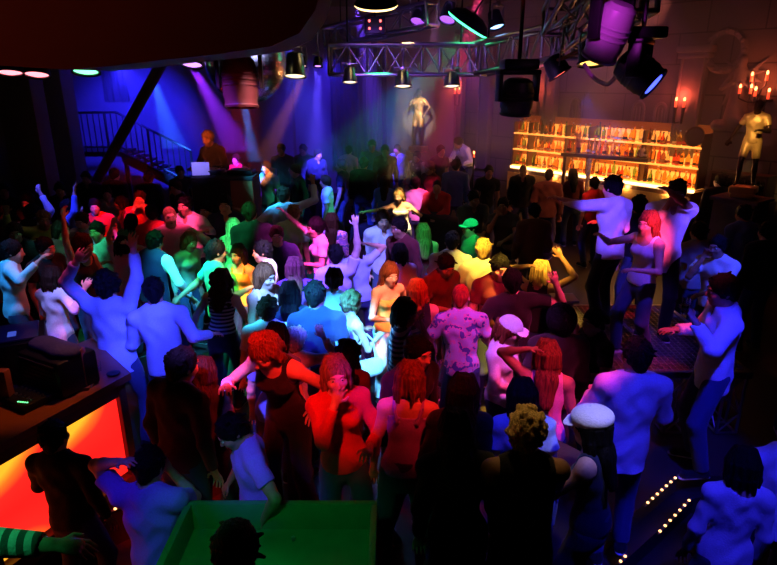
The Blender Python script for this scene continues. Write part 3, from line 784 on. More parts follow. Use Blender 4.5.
for i in range(13):
    t = (i + .5) / 13 - .5; q = gm + gu * gl * t + gn * RB_.uniform(-.08, .08)
    if abs(t + .34) < .05: continue
    put_bottle((q.x, q.y, GZ), 'bottle standing on top of the dark bar gantry', 'bottles on the gantry')
q = gm + gu * gl * -.20; spot('spot_lamp', (q.x - .5, q.y - .8, 3.2), (q.x + .3, q.y, 2.05), (.08, .12, 1), 120, 50)
q = gm + gu * gl * -.34
o = empty('straw_holder', (q.x, q.y, GZ)); tag(o, 'holder with a fan of long red straws on the bar gantry', 'straws')
MB().lathe([(0, 0), (.045, 0), (.055, .12), (.05, .12), (.04, .01)], 16, close=False).build('cup', WOOD, o)
for i in range(16):
    a = 2 * math.pi * i / 16; MB().bar((.02 * math.cos(a), .02 * math.sin(a), .02), (.13 * math.cos(a) * (.5 + .5 * (i % 3) / 2), .13 * math.sin(a) * (.5 + .5 * (i % 3) / 2), .40 + .04 * (i % 2)), .006, 6).build('straw', material('red_straw', (.7, .10, .03), .4), o)
# twisted yellow column on the bar
q = gm + gu * gl * -.16 - gn * .12; pr = []
bm = MB(); n = 40
for a in range(3):
    pts = [(.028 * math.cos(i * .35 + a * 2.094), .028 * math.sin(i * .35 + a * 2.094), i / n * .84) for i in range(n + 1)]
    bm.tube(pts, .026, 7)
o = empty('twisted_column', (q.x, q.y, 1.11)); tag(o, 'twisted yellow column standing on the bar before the bottles', 'column'); bm.build('spiral_shaft', material('ivory_yellow', (.75, .55, .18), .4), o); MB().lathe([(0, -.001), (.08, -.001), (.08, .02), (.05, .04), (0, .04)], 16, close=False).build('foot', WOOD, o)
# small skull, round tray, glass rack
q = Vector(barp(3.45, -.08, ZS[2])); F = Field(); F.ell((0, 0, .12), A3(.08, .10, .09)); F.ell((0, -.05, .05), A3(.05, .05, .05)); 
for s in (-1, 1): F.ell((s * .035, -.105, .10), A3(.024, .03, .024), 0, None, True)
F.ell((0, -.11, .06), A3(.012, .03, .02), 0, None, True); F.cut((0, 0, .005), (0, 0, -1))
q = gm + gu * gl * .43; o = link('skull', F.mesh('skull', .008), material('bone', (.7, .5, .3), .6), None, (q.x, q.y, GZ + .01), (0, 0, math.atan2(gd.y, gd.x))); tag(o, 'small bone coloured skull ornament at the right end of the gantry', 'skull')
sr = on_wall(708, 2.35, .3); q = barp(min(sr, BL + .12), -.05, ZS[2]); q = barp(BL - .16, .0, ZS[2] + .005)
o = MB().lathe([(0, -.01), (.16, -.01), (.19, .02), (.18, .025), (.155, .0), (0, .0)], 32, Matrix.Translation((0, 0, .19)) @ Matrix.Rotation(math.pi / 2 - .12, 4, 'X'), close=False).build('round_tray', WOOD, None, q, (0, 0, BR)); tag(o, 'dark round tray leaning at the right end of the top bottle shelf', 'tray')
rk = empty('glass_rack', barp(BL + .75, .0, 0), BR); tag(rk, 'dark sideboard stacked with glasses between the bar shelves and the large gilded statue', 'sideboard')
MB().box((0, .1, .70), (1.1, .5, 1.40), bevel=.01).build('cabinet', WOOD, rk); MB().box((0, .1, 1.84), (1.0, .36, .04)).build('top_shelf', WOOD, rk)
for s in (-1, 1): MB().box((s * .48, .1, 1.62), (.04, .36, .44)).build('upright', WOOD, rk)
for i in range(9):
    for k in range(2):
        for j in range(2):
            p = barp(BL + .75 - .40 + i * .10, -.02 - .10 * j, 1.40 + k * .171); tumbler(p, 'upturned glass stacked on the sideboard right of the bottle shelves', 'stacked glasses', .17, .04)
# candles: wall sconces and candelabra
def candle(parent, x, y, z, h=.12, r=.022):
    c = MB().bar((x, y, z), (x, y, z + h), r, 12).build('candle', WAX, parent)
    MB().sphere((x, y, z + h + .028), .02, 10, 8, (1, 1, 1.9)).build('flame', CANDLE, c)
def sconce(px, z, label, n=2, sp=.16):
    q = wall_mb(px, z); o = empty('candle_sconce', (q[0], q[1], z), BR); tag(o, label, 'candle sconce')
    MB().box((0, -.10, -.2), (.10, .03, .3), bevel=.01).build('wall_plate', BLACKMETAL, o)
    for i in range(n):
        x = (i - (n - 1) / 2) * sp
        a = MB(); a.tube([(0, -.12, -.28), (x * .7, -.19, -.30), (x, -.22, -.22), (x, -.22, -.02)], .014, 8); a.bar((x, -.22, -.30), (x, -.22, -.02), .02, 8, .035); a.lathe([(0, -.02), (.045, -.02), (.05, 0), (0, 0)], 14, Matrix.Translation((x, -.22, 0)), close=False); a.build('arm', BLACKMETAL, o)
        candle(o, x, -.22, .0)
    lamp('candle_light', barp(on_wall(px, z, 0), -.4 + .27, z + .22), (1, .10, .05), 9, .04)
    return o
def z_on_wall(px, py):
    lo, hi = 1.0, 4.8
    for i in range(30):
        m = (lo + hi) / 2; q = wall_mb(px, m); h = CZ - m; v = CY + FOC * (h * math.cos(PITCH) - q[1] * math.sin(PITCH)) / (q[1] * math.cos(PITCH) + h * math.sin(PITCH))
        if v > py: lo = m
        else: hi = m
    return lo
sconce(685, z_on_wall(685, 107), 'pair of red candles in a sconce on the stone pilaster above the bar')
sconce(541, z_on_wall(541, 100), 'pair of red candles in a sconce above the left end of the bottle shelves')
sconce(463, z_on_wall(463, 94), 'pair of pink-red candles in a sconce near the corner of the room')
q = wall_mb(764, 3.2)
o = empty('candelabrum', barp(on_wall(764, 3.2, 0), -.4, 3.2), BR); tag(o, 'five armed candelabrum of red candles on the wall above the large gilded statue', 'candelabrum')
MB().box((0, -.02, -.25), (.12, .04, .5), bevel=.01).build('wall_plate', BLACKMETAL, o); MB().tube([(0, -.03, -.35), (0, -.25, -.32), (0, -.28, -.1)], .02, 8).build('stem', BLACKMETAL, o)
for x, z in ((-.30, .02), (-.12, .02), (-.04, -.02), (-.14, .22), (.10, .24)):
    MB().tube([(0, -.28, -.12), (x * .5, -.28, z - .14), (x, -.28, z - .08), (x, -.28, z)], .012, 8).build('arm', BLACKMETAL, o); candle(o, x, -.28, z, .10, .025)
for px, py, la in ((770, 99, 'single small candle right of the winged relief'),):
    z = z_on_wall(px, py); o = empty('candle_bracket', wall_mb(px, z), BR); tag(o, la, 'candle'); MB().box((0, -.08, -.02), (.12, .16, .03), bevel=.006).build('bracket', BLACKMETAL, o); candle(o, 0, -.1, 0)
lamp('candle_light', barp(on_wall(764, 3.2, 0), -.05, 3.4), (1, .14, .05), 8, .06)
q = ray_y(474, 153, 14.3); o = empty('table_candle', (q[0], q[1], 0)); tag(o, 'single candle on a slim stand behind the man leaning in white', 'candle'); MB().bar((0, 0, .02), (0, 0, q[2] - .1), .018, 10).build('stand', BLACKMETAL, o); MB().lathe([(0, 0), (.15, 0), (.14, .02), (0, .03)], 20, close=False).build('foot', BLACKMETAL, o); candle(o, 0, 0, q[2] - .1, .08); lamp('candle_light', (q[0], q[1] - .05, q[2] + .1), (1, .35, .08), 8, .03)
# ---------------------------------------------------------------- lighting rig
def hang_truss(a, c, w, n, label):
    o = empty('lighting_truss', a); tag(o, label, 'truss')
    b = MB(); D = Vector(c) - Vector(a); truss_mesh(b, (0, 0, 0), D, w, n, .028, .012); b.build('lattice', TRUSS, o)
    b = MB(); d = D.normalized(); s = d.cross(Vector((0, 0, 1))).normalized()
    for i in range(n + 1):
        p = D * i / n - s * w * .5; b.bar(p + Vector((0, 0, -w / 2)), p + Vector((0, 0, w / 2)), .022, 10)
    b.build('uprights', TRUSS, o)
    for t in (.12, .88):
        p = D * t; MB().bar(p + Vector((0, 0, w / 2)), (p.x, p.y, max(CEIL - a[2], p.z + w / 2 + .1)), .012, 8).build('hanger', BLACKMETAL, o)
    return o
tz = ray_y(337, 60, 9.0)
hang_truss(ray_y(330, 60, 9.2), ray_y(478, 60, 9.2), .40, 8, 'straight box lighting truss crossing the picture above the small gilded statue')
hang_truss(ray_y(478, 60, 9.2), ray_y(566, 40, 8.3), .40, 6, 'rising box lighting truss right of the green arc lamp')
hang_truss(ray_y(566, 44, 8.2), ray_y(640, -10, 6.2), .36, 6, 'box lighting truss climbing to the big magenta moving head')
hang_truss(ray_y(330, 38, 10.8), ray_y(432, 14, 9.6), .30, 6, 'thin rear lighting truss above the row of pars, lit orange underneath')
hang_truss(ray_y(556, 22, 7.8), ray_y(585, -30, 6.6), .3, 3, 'short dark truss spur lit blue above the rising truss')
def par(pos, r, L, tilt, rz, lens, label, watt=0, body=BLACKMETAL, zc=None):
    o = empty('par_lamp', pos, rz); tag(o, label, 'par lamp', 'par lamps of the lighting rig')
    M = Matrix.Rotation(-abs(tilt) * .6 - .06, 4, 'X')
    b = MB(); b.lathe([(r * .55, L), (r * .8, L * .93), (r * .92, L * .6), (r, L * .3), (r, 0), (r * 1.12, -.012), (r * 1.12, .012), (r * .93, .0), (r * .93, .02), (r * .5, L * .9)], 24, M, close=False); b.build('can', body, o)
    b = MB(); b.lathe([(0, -.004), (r * .6, -.002), (r * .93, .014), (r * .9, .03), (0, .03)], 24, M, close=False); b.build('lens', lens, o)
    b = MB()
    top = CEIL - pos[2] if zc is None else zc
    for s in (-1, 1): b.tube([(s * r * 1.15, 0, L * .4), (s * r * 1.15, 0, L * 1.25)], .010, 6)
    b.bar((-r * 1.15, 0, L * 1.25), (r * 1.15, 0, L * 1.25), .010, 6); b.build('yoke', STEEL, o)
    b = MB(); b.bar((0, 0, L * 1.25), (0, 0, top), .014, 8); b.box((0, 0, L * 1.3), (.05, .05, .06), bevel=.006); b.build('clamp', STEEL, o)
    return o
WHITEL, PINKL, GREENL, REDL, BLUEL, VIOL, ORGL = glow('warm_white', (1, .70, .40), 2.2), glow('pink', (1, .22, .26), 2.4), glow('green', (.20, 1, .4), 2.2), glow('red', (1, .10, .05), 2), glow('blue', (.12, .2, 1), 2), glow('violet', (.65, .25, 1), 1.8), glow('orange', (1, .5, .10), 2.2)
par(ray_y(10, 73, 7.6), .14, .20, .35, .3, PINKL, 'par lamp glowing pink, farthest left under the bulkhead'); par(ray_y(37, 75, 7.8), .14, .20, .4, .2, PINKL, 'par lamp glowing pink, second from the left under the bulkhead')
par(ray_y(86, 72, 7.8), .15, .20, .4, .2, GREENL, 'par lamp glowing green under the bulkhead at left'); par(ray_y(192, 65, 8.2), .13, .2, .45, 0, VIOL, 'par lamp glowing violet left of the mirror ball')
par(ray_y(295, 76, 8.0), .13, .28, .25, 0, WHITEL, 'silver par lamp right of the mirror ball', body=STEEL); par(ray_y(318, 66, 8.4), .06, .12, .3, 0, VIOL, 'small violet pin spot at the left end of the truss')
par(ray_y(350, 82, 9.0), .10, .20, .25, 0, WHITEL, 'par lamp under the truss above the dark drape', body=STEEL, zc=.36); par(ray_y(403, 86, 9.0), .115, .20, .25, 0, WHITEL, 'par lamp with large clamp under the truss above the small gilded statue', body=STEEL, zc=.38); par(ray_y(452, 86, 9.0), .11, .19, .25, .1, WHITEL, 'par lamp under the truss beside the pink candles', body=STEEL, zc=.38)
par(ray_y(560, 74, 7.4), .13, .22, -.9, 1.2, REDL, 'par lamp glowing red right of the black moving head', zc=.5); par(ray_y(594, 63, 6.4), .15, .22, .3, .2, ORGL, 'par lamp glowing orange under the magenta moving head')
par(ray_y(302, 66, 9.4), .07, .14, .4, 0, WHITEL, 'small par lamp behind the silver one by the mirror ball')
# arc shaped floods high up
def flood(pos, r, lens, label, tilt, ry):
    o = empty('dish_lamp', pos); o.rotation_euler = (tilt, ry, 0); tag(o, label, 'lamp')
    b = MB(); b.lathe([(.02, r * .5), (r * .45, r * .46), (r * .8, r * .28), (r, 0), (r * .96, -.005), (r * .74, r * .22), (r * .4, r * .40), (.02, r * .43)], 32, close=False); b.build('dish', BLACKMETAL, o)
    b = MB(); b.lathe([(r * .82, .012), (r * .98, -.012), (r * .90, -.03), (r * .74, .0)], 40, close=False); b.build('rim_light', lens, o)
    MB().bar((0, 0, r * .45), (0, 0, r * .45 + .5), .014, 8).build('hanger', BLACKMETAL, o)
    return o
flood(ray_y(376, 4, 8.0), .27, glow('amber', (1, .66, .22), 4), 'round lamp with a bright amber rim at the top of the picture', .35, 0)
flood(ray_y(468, 24, 9.2), .33, glow('green_rim', (.05, 1, .35), 4), 'round lamp with a bright green rim above the truss', .2, .55)
for px, py in ((418, 22), (447, 20)): par(ray_y(px, py, 9.6), .12, .26, -.7, -.6, glow('dim_violet', (.5, .1, 1), .8), 'scanner lamp on the rear truss, %s' % ('left of a pair' if px < 430 else 'right one, next to the green rim lamp'), body=material('violet_steel', (.35, .3, .45), .25, 1))
par(ray_y(497, 27, 8.8), .10, .22, -.5, .7, glow('pale_blue', (.25, .55, 1), 3), 'small lamp glowing pale blue on top of the rising truss')
for i, (px, py) in enumerate(((370, 22), (378, 22), (372, 27), (381, 28))):
    pass
o = empty('relay_box', ray_y(375, 25, 9.4)); tag(o, 'small box with four red pilot lights under the amber rim lamp', 'relay box'); MB().box((0, 0, 0), (.30, .12, .22), bevel=.01).build('case', BLACKMETAL, o); MB().bar((0, 0, .1), (0, 0, CEIL - o.location.z), .012, 8).build('hanger', BLACKMETAL, o)
for x in (-.08, .08):
    for z in (-.05, .05): MB().sphere((x, -.065, z), .018, 10, 6).build('pilot_light', glow('pilot', (1, .08, .04), 4), o)
def moving_head(pos, R, L, tilt, pan, body, label, lens=None, yaw=0, lens_r=.8):
    o = empty('moving_head', pos, yaw); tag(o, label, 'moving head lamp')
    M = Matrix.Rotation(pan, 4, 'Z') @ Matrix.Rotation(tilt, 4, 'X')
    b = MB(); b.lathe([(0, L * .5), (R * .6, L * .5), (R * .86, L * .42), (R, L * .2), (R, -L * .28), (R * .93, -L * .34), (R * .93, -L * .44), (R * 1.0, -L * .46), (R * .96, -L * .5), (R * .84, -L * .5), (R * .82, -L * .46), (0, -L * .46)], 28, M, close=False)
    for k in (.1, .0, -.1): b.lathe([(R * 1.0, L * k), (R * 1.035, L * (k + .012)), (R * 1.035, L * (k + .035)), (R, L * (k + .047))], 28, M, close=False)
    b.build('head', body, o)
    if lens: MB().lathe([(0, -L * .475), (R * lens_r, -L * .475), (R * lens_r, -L * .47), (0, -L * .47)], 28, M, close=False).build('lens', lens, o)
    b = MB(); yk = Matrix.Rotation(pan, 3, 'Z')
    for s in (-1, 1):
        b.box(yk @ Vector((s * R * 1.2, 0, L * .25)), (R * .22, R * .75, L * .75), yk, .01)
    b.box(yk @ Vector((0, 0, L * .66)), (R * 2.7, R * .85, R * .3), yk, .015); b.build('yoke', BLACKMETAL, o)
    b = MB(); b.box((0, 0, L * .66 + R * .45), (R * 2.1, R * 1.9, R * .6), None, .02); b.build('base', BLACKMETAL, o)
    b = MB(); b.bar((0, 0, L * .66 + R * .7), (0, 0, CEIL - pos[2]), .02, 8); b.build('hanger', BLACKMETAL, o)
    return o
moving_head(ray_y(240, 82, 5.6), .155, .44, -.12, .15, material('red_brown_casing', (.05, .010, .008), .4, bump=(6, .2)), 'dark red moving head hanging in front of the mirror ball')
moving_head(ray_y(517, 97, 6.4), .165, .36, .1, .2, material('black_casing', (.02, .02, .022), .45, bump=(6, .2)), 'black moving head hanging below the rising truss left of the bar')
moving_head(ray_y(610, 32, 5.2), .15, .44, .45, .5, material('pale_casing', (.22, .20, .24), .35), 'big pale moving head lit bright magenta at top right', glow('magenta_lens', (1, .3, .8), 2)); spot('spot_lamp', ray_y(575, -60, 4.0), ray_y(612, 26, 5.2), (.75, .05, .8), 120, 20)
moving_head(ray_y(638, 72, 5.4), .15, .36, -.95, .95, BLACKMETAL, 'black moving head with a bright blue lens below the magenta one', glow('blue_lens', (.05, .07, 1), 3), lens_r=.62)
# mirror ball
mb = empty('mirror_ball', ray_y(246, 62, 7.4)); tag(mb, 'large mirror ball half hidden behind the dark red moving head', 'mirror ball')
b = MB(); b.sphere((0, 0, 0), .46, 56, 30); b.build('mirror_tiles', material('mirror_tile', (.78, .78, .82), .22, 1), mb, smooth=False); MB().bar((0, 0, .45), (0, 0, CEIL - mb.location.z), .015, 8).build('hanger', STEEL, mb); MB().lathe([(0, .44), (.08, .44), (.06, .52), (0, .52)], 16, close=False).build('collar', STEEL, mb)
# cable loops of the rig
def swept(pts, r, n=10, seg=10):
    P_ = [Vector(p) for p in pts]; P_ = [P_[0] * 2 - P_[1]] + P_ + [P_[-1] * 2 - P_[-2]]; C_ = []
    for i in range(1, len(P_) - 2):
        for k in range(n):
            t = k / n; a, b_, c, d = P_[i - 1:i + 3]
            C_.append(.5 * ((2 * b_) + (c - a) * t + (2 * a - 5 * b_ + 4 * c - d) * t * t + (3 * b_ - a - 3 * c + d) * t ** 3))
    C_.append(P_[-2]); m = MB(); rings = []
    for i, c in enumerate(C_):
        d = (C_[min(i + 1, len(C_) - 1)] - C_[max(i - 1, 0)]).normalized(); s = d.cross(Vector((.1, .2, 1))).normalized(); u = s.cross(d)
        rings.append([m.bm.verts.new(c + s * r * math.cos(2 * math.pi * j / seg) + u * r * math.sin(2 * math.pi * j / seg)) for j in range(seg)])
    for a, b_ in zip(rings, rings[1:]):
        for j in range(seg): m.bm.faces.new((a[j], a[(j + 1) % seg], b_[(j + 1) % seg], b_[j]))
    m.bm.faces.new(rings[0][::-1]); m.bm.faces.new(rings[-1]); return m
def cable(pts, r, label, mat=None):
    return tag(swept(pts, r).build('cable', mat or material('orange_cable', (.5, .2, .08), .4)), label, 'cable')
cable([ray_y(540, 66, 7.6), ray_y(566, 57, 7.2), ray_y(590, 43, 6.8), ray_y(603, 20, 6.4), ray_y(606, -12, 6.2)], .022, 'thick orange cable curving up to the magenta moving head')
cable([ray_y(584, 64, 6.2), ray_y(594, 78, 6.1), ray_y(608, 84, 6.0), ray_y(618, 72, 5.9)], .02, 'pink lit cable loop under the orange par lamp', material('grey_cable', (.5, .4, .45), .4))
b = None
# ornate capital with a dark niche figure below the magenta lamp
q = ray_z(612, 151, 1.95); o = empty('ornate_post', (q[0], q[1], GZ)); tag(o, 'ornate post with a curled capital and a small gilded mask, standing on the bar gantry', 'post')
zc = ray_y(611, 86, q[1])[2] - GZ; b = MB(); b.box((0, 0, .02), (.42, .42, .04), bevel=.006); b.box((-.10, 0, (zc + .04) / 2), (.08, .16, zc - .04), bevel=.01); b.box((.10, 0, (zc + .04) / 2), (.08, .16, zc - .04), bevel=.01); b.box((0, .04, (zc + .04) / 2), (.2, .06, zc - .04)); b.build('shaft', BLACKMETAL, o)
F = Field(); F.cap((-.2, 0, zc), (.2, 0, zc), .07, None, .03); F.cap((-.12, 0, zc + .09), (.12, 0, zc + .09), .06, None, .03)
for s in (-1, 1):
    for k in range(9): a = k * .6; F.cap((s * (.20 + .06 * math.cos(a)), -.02, zc - .02 + .06 * math.sin(a)), (s * (.20 + .06 * math.cos(a + .6)), -.02, zc - .02 + .06 * math.sin(a + .6)), .025, None, .01)
for k in range(8): F.ell((-.2 + .4 * k / 7, -.06, zc + .04), A3(.03, .04, .05), .02)
link('capital', F.mesh('capital', .014), STONE, o); F = Field(); F.ell((0, -.05, zc - .18), A3(.055, .04, .075)); F.cap((0, -.08, zc - .17), (0, -.10, zc - .19), .012, .014, .01); link('mask', F.mesh('mask', .01), GOLD, o)
# ---------------------------------------------------------------- people

def ik(S, T, l1, l2, pole):
    d = T - S; L = np.linalg.norm(d)
    if L > .985 * (l1 + l2): d = d / L * .985 * (l1 + l2); L = np.linalg.norm(d)
    if L < .16: d = nrm(d + A3(0, -1e-3, 0)) * .16; L = .16
    u = d / L
    x = (l1 * l1 - l2 * l2 + L * L) / (2 * L)
    h = math.sqrt(max(l1 * l1 - x * x, 1e-6))
    p = pole - u * (pole @ u); p = nrm(p)
    return S + u * x + p * h, S + d

PRESET = {   # hand relative to its shoulder (x outwards, y forwards is negative, z up), elbow pole
    'down': ((.07, -.07, -.53), (.5, 1, -.2)), 'bent': ((-.02, -.30, -.22), (.7, .5, -1)), 'up': ((.10, -.12, .47), (1, -.3, -.2)),
    'fwd': ((-.02, -.47, -.08), (.5, .3, -1)), 'out': ((.48, -.12, .02), (.2, .4, -1)), 'wave': ((.24, -.16, .36), (1, .2, -.6)),
    'hip': ((.06, -.03, -.42), (1, .5, 0)), 'face': ((-.10, -.19, .08), (.5, -.2, -1)), 'cross': ((-.24, -.22, -.2), (.7, .2, -1)),
    'head': ((-.02, -.02, .26), (1, -.5, 0)), 'low': ((.22, -.14, -.45), (.3, 1, .2)), 'table': ((-.12, -.38, -.27), (1, .3, -.6)),
}

def skeleton(p):
    """joints of a posed figure 1.75 m tall, standing at the origin, looking to -y"""
    f = p['sex'] == 'f'; J = {}
    drop = p['drop']; sit = p['sit']
    hipz = .93 - drop
    if sit: hipz = .56
    J['pel'] = A3(0, 0, hipz + .03)
    T = rotz(math.radians(p['twist'])) @ roty(math.radians(p['side'])) @ rotx(math.radians(p['lean']))
    up = lambda x, y, z: J['pel'] + T @ A3(x, y, z)
    J['T'] = T
    J['waist'] = up(0, .0, .15); J['chest'] = up(0, .005, .36); J['top'] = up(0, .015, .475); J['neck'] = up(0, .012, .55)
    sw = .158 if f else .182
    H = rotz(math.radians(p['turn'])) @ rotx(math.radians(p['nod']))
    J['H'] = Hm = T @ H
    J['head'] = J['neck'] + Hm @ A3(0, -.025, .125)
    l1, l2 = .285, .255
    for s, n in ((1, 'l'), (-1, 'r')):
        S = up(s * sw, .01, .465)
        spec = p['arm_' + n]
        if isinstance(spec, str):
            o, pole = PRESET[spec]
            o = T @ A3(s * o[0], o[1], o[2]); pole = T @ A3(s * pole[0], pole[1], pole[2])
            tgt = S + o
        else:
            tgt = np.array(spec, float); pole = T @ A3(s * .7, .5, -.8)
            if tgt[2] > S[2] + .2: pole = T @ A3(s * 1, -.2, -.4)
        if tgt[2] > S[2] + .1: S = S + A3(-s * .012, 0, .035)
        E, W = ik(S, tgt, l1, l2, pole)
        J['sh' + n], J['el' + n], J['wr' + n] = S, E, W
        hp = J['pel'] + rotz(math.radians(p['twist'] * .3)) @ A3(s * .088, 0, -.03)
        if sit:
            ank = hp + A3(s * .06, -.40, -.47)
            ank[2] = .085
        else:
            ank = A3(s * p['st'][0] + p['shift'][0], p['st'][1] * s + p['shift'][1], .085)
        K, N = ik(hp, ank, .43, .425, A3(s * .25, -1, 0))
        J['hp' + n], J['kn' + n], J['an' + n] = hp, K, N
    return J

def hand(F, W, d, side, curl, fat, J):
    """palm, four unequal bent fingers and a thumb that leaves the side of the palm"""
    d = nrm(d)
    n = A3(0, 0, 1) if abs(d[2]) < .75 else A3(0, -1 if d[2] < 0 else 1, .0)
    n = nrm(n - d * (n @ d)); a = np.cross(d, n) * side      # a: across the palm, thumb side
    F.cap(W - d * .01, W + d * .075, .026, .036, .012, (n, .48))
    for i, (o, L) in enumerate(((.031, .072), (.011, .080), (-.010, .075), (-.030, .058))):
        b = W + d * (.082 - abs(o) * .12) + a * o
        dir1 = nrm(d * math.cos(curl * .6) - n * math.sin(curl * .6) + a * o * 4.5)
        dir2 = nrm(d * math.cos(curl * 1.6) - n * math.sin(curl * 1.6) + a * o * 3)
        k1 = b + dir1 * L * .5
        F.cap(b - d * .02, k1, fat, fat * .95, .004); F.cap(k1, k1 + dir2 * L * .5, fat * .95, fat * .85, .004)
    b = W + d * .03 + a * .028
    k1 = b + nrm(d * .6 + a * .8 - n * .25 * curl) * .040
    F.cap(b - a * .012, k1, fat * 1.35, fat * 1.1, .008)
    F.cap(k1, k1 + nrm(d * .9 + a * .3 - n * .5 * curl) * .032, fat * 1.1, fat * .9, .004)

def torso(F, J, f, g, wide=1.0):
    """torso blended from pelvis to shoulders; g is how far it is swollen (cloth) or shrunk (under cloth)"""
    fw = J['T'] @ A3(0, 1, 0); X = J['T'] @ A3(1, 0, 0); Z = J['T'] @ A3(0, 0, 1)
    hw, ww, cw = (.152, .108, .128) if f else (.142, .126, .152)
    hw *= wide; ww *= wide; cw *= wide
    F.cap(J['pel'] - X * .03, J['pel'] + X * .03, hw - .03 + g, None, .05, (fw, .74))
    F.cap(J['pel'], J['waist'], hw - .015 + g, ww + g, .05, (fw, .74))
    F.cap(J['waist'], J['chest'], ww + g, cw + g, .06, (fw, .70))
    F.cap(J['chest'], J['top'], cw + g, (.11 if f else .125) + g, .06, (fw, .68))
    for s, n in ((1, 'l'), (-1, 'r')):
        F.cap(J['top'] + Z * .01, J['sh' + n], .066 + g, .056 + g, .05)
        F.cap(J['neck'] - Z * .01, J['sh' + n] + Z * .0, .036 + g * .6, .042 + g * .6, .05)
        if f: F.ell(J['chest'] + X * s * .068 - fw * .070, A3(.056, .054, .056) + g, .06)
        else: F.ell(J['chest'] + X * s * .07 - fw * .058 + Z * .02, A3(.070, .040, .055) + g, .06)

def body_field(p, J, vox):
    f = p['sex'] == 'f'; F = Field()
    bare = p['top'] in ('strapless', 'tank', 'camisole', 'crop')
    torso(F, J, f, -.002 if bare else -.012)
    T = J['T']
    nk = .049 if f else .058
    F.cap(J['neck'] - T @ A3(0, 0, .04), J['head'] - J['H'] @ A3(0, -.005, .05), nk + .005, nk - .006, .03)
    fat = max(.0088, vox * .98)
    for s, n in ((1, 'l'), (-1, 'r')):
        S, E, W = J['sh' + n], J['el' + n], J['wr' + n]
        r = .87 if f else 1.0
        cov = p['top'] in ('long', 'shirt', 'jacket')
        F.cap(S, E, (.050 if not cov else .042) * r, (.040 if not cov else .034) * r, .03)
        F.cap(S + (E - S) * .25, S + (E - S) * .7, .045 * r, .043 * r, .02)
        F.cap(E, E + (W - E) * .35, .039 * r, .040 * r, .02); F.cap(E + (W - E) * .3, W, .040 * r, .026 * r, .015)
        hd = nrm(W - E) + nrm(J['T'] @ A3(0, -.25, 0)) * (.2 if isinstance(p['arm_' + n], str) and p['arm_' + n] in ('down', 'low') else 0)
        hand(F, W, hd, s if n == 'l' else s, p['curl'], fat, J)
        H_, K, N = J['hp' + n], J['kn' + n], J['an' + n]
        F.cap(H_, K, .074, .050, .04); F.cap(K, K + (N - K) * .4, .050, .052, .02); F.cap(K + (N - K) * .35, N, .052, .036, .02)
        F.cap(N + A3(0, .02, -.04), N + J['fd' + n] * .12 + A3(0, 0, -.05), .030, .028, .02)
    # head: skull, jaw, cheeks, nose, brow, lips, ears, hollow eye sockets
    C, H = J['head'], J['H']
    q = lambda x, y, z: C + H @ A3(x, y, z)
    j = .92 if f else 1.0
    F.ell(q(0, .012, .025), A3(.076, .095, .098), .02, H)
    F.ell(q(0, -.030, -.045), A3(.058 * j, .066, .070), .04, H)
    F.ell(q(0, -.066, -.088), A3(.026 * j, .024, .022), .03, H)
    for s in (1, -1):
        F.ell(q(s * .042, -.062, -.022), A3(.026, .026, .026), .025, H)
        F.ell(q(s * .033, -.100, .014), A3(.019, .016, .011), .0, H, True)
        F.ell(q(s * .077, .014, -.006), A3(.010, .021, .031), .006, H)
    F.cap(q(-.038, -.081, .036), q(.038, -.081, .036), .011, None, .015)
    F.cap(q(0, -.088, .018), q(0, -.112, -.018), .0075, .0125, .012)
    F.ell(q(0, -.100, -.022), A3(.018, .012, .009), .008, H)
    F.ell(q(0, -.090, -.052), A3(.024, .012, .010), .008, H)
    return F

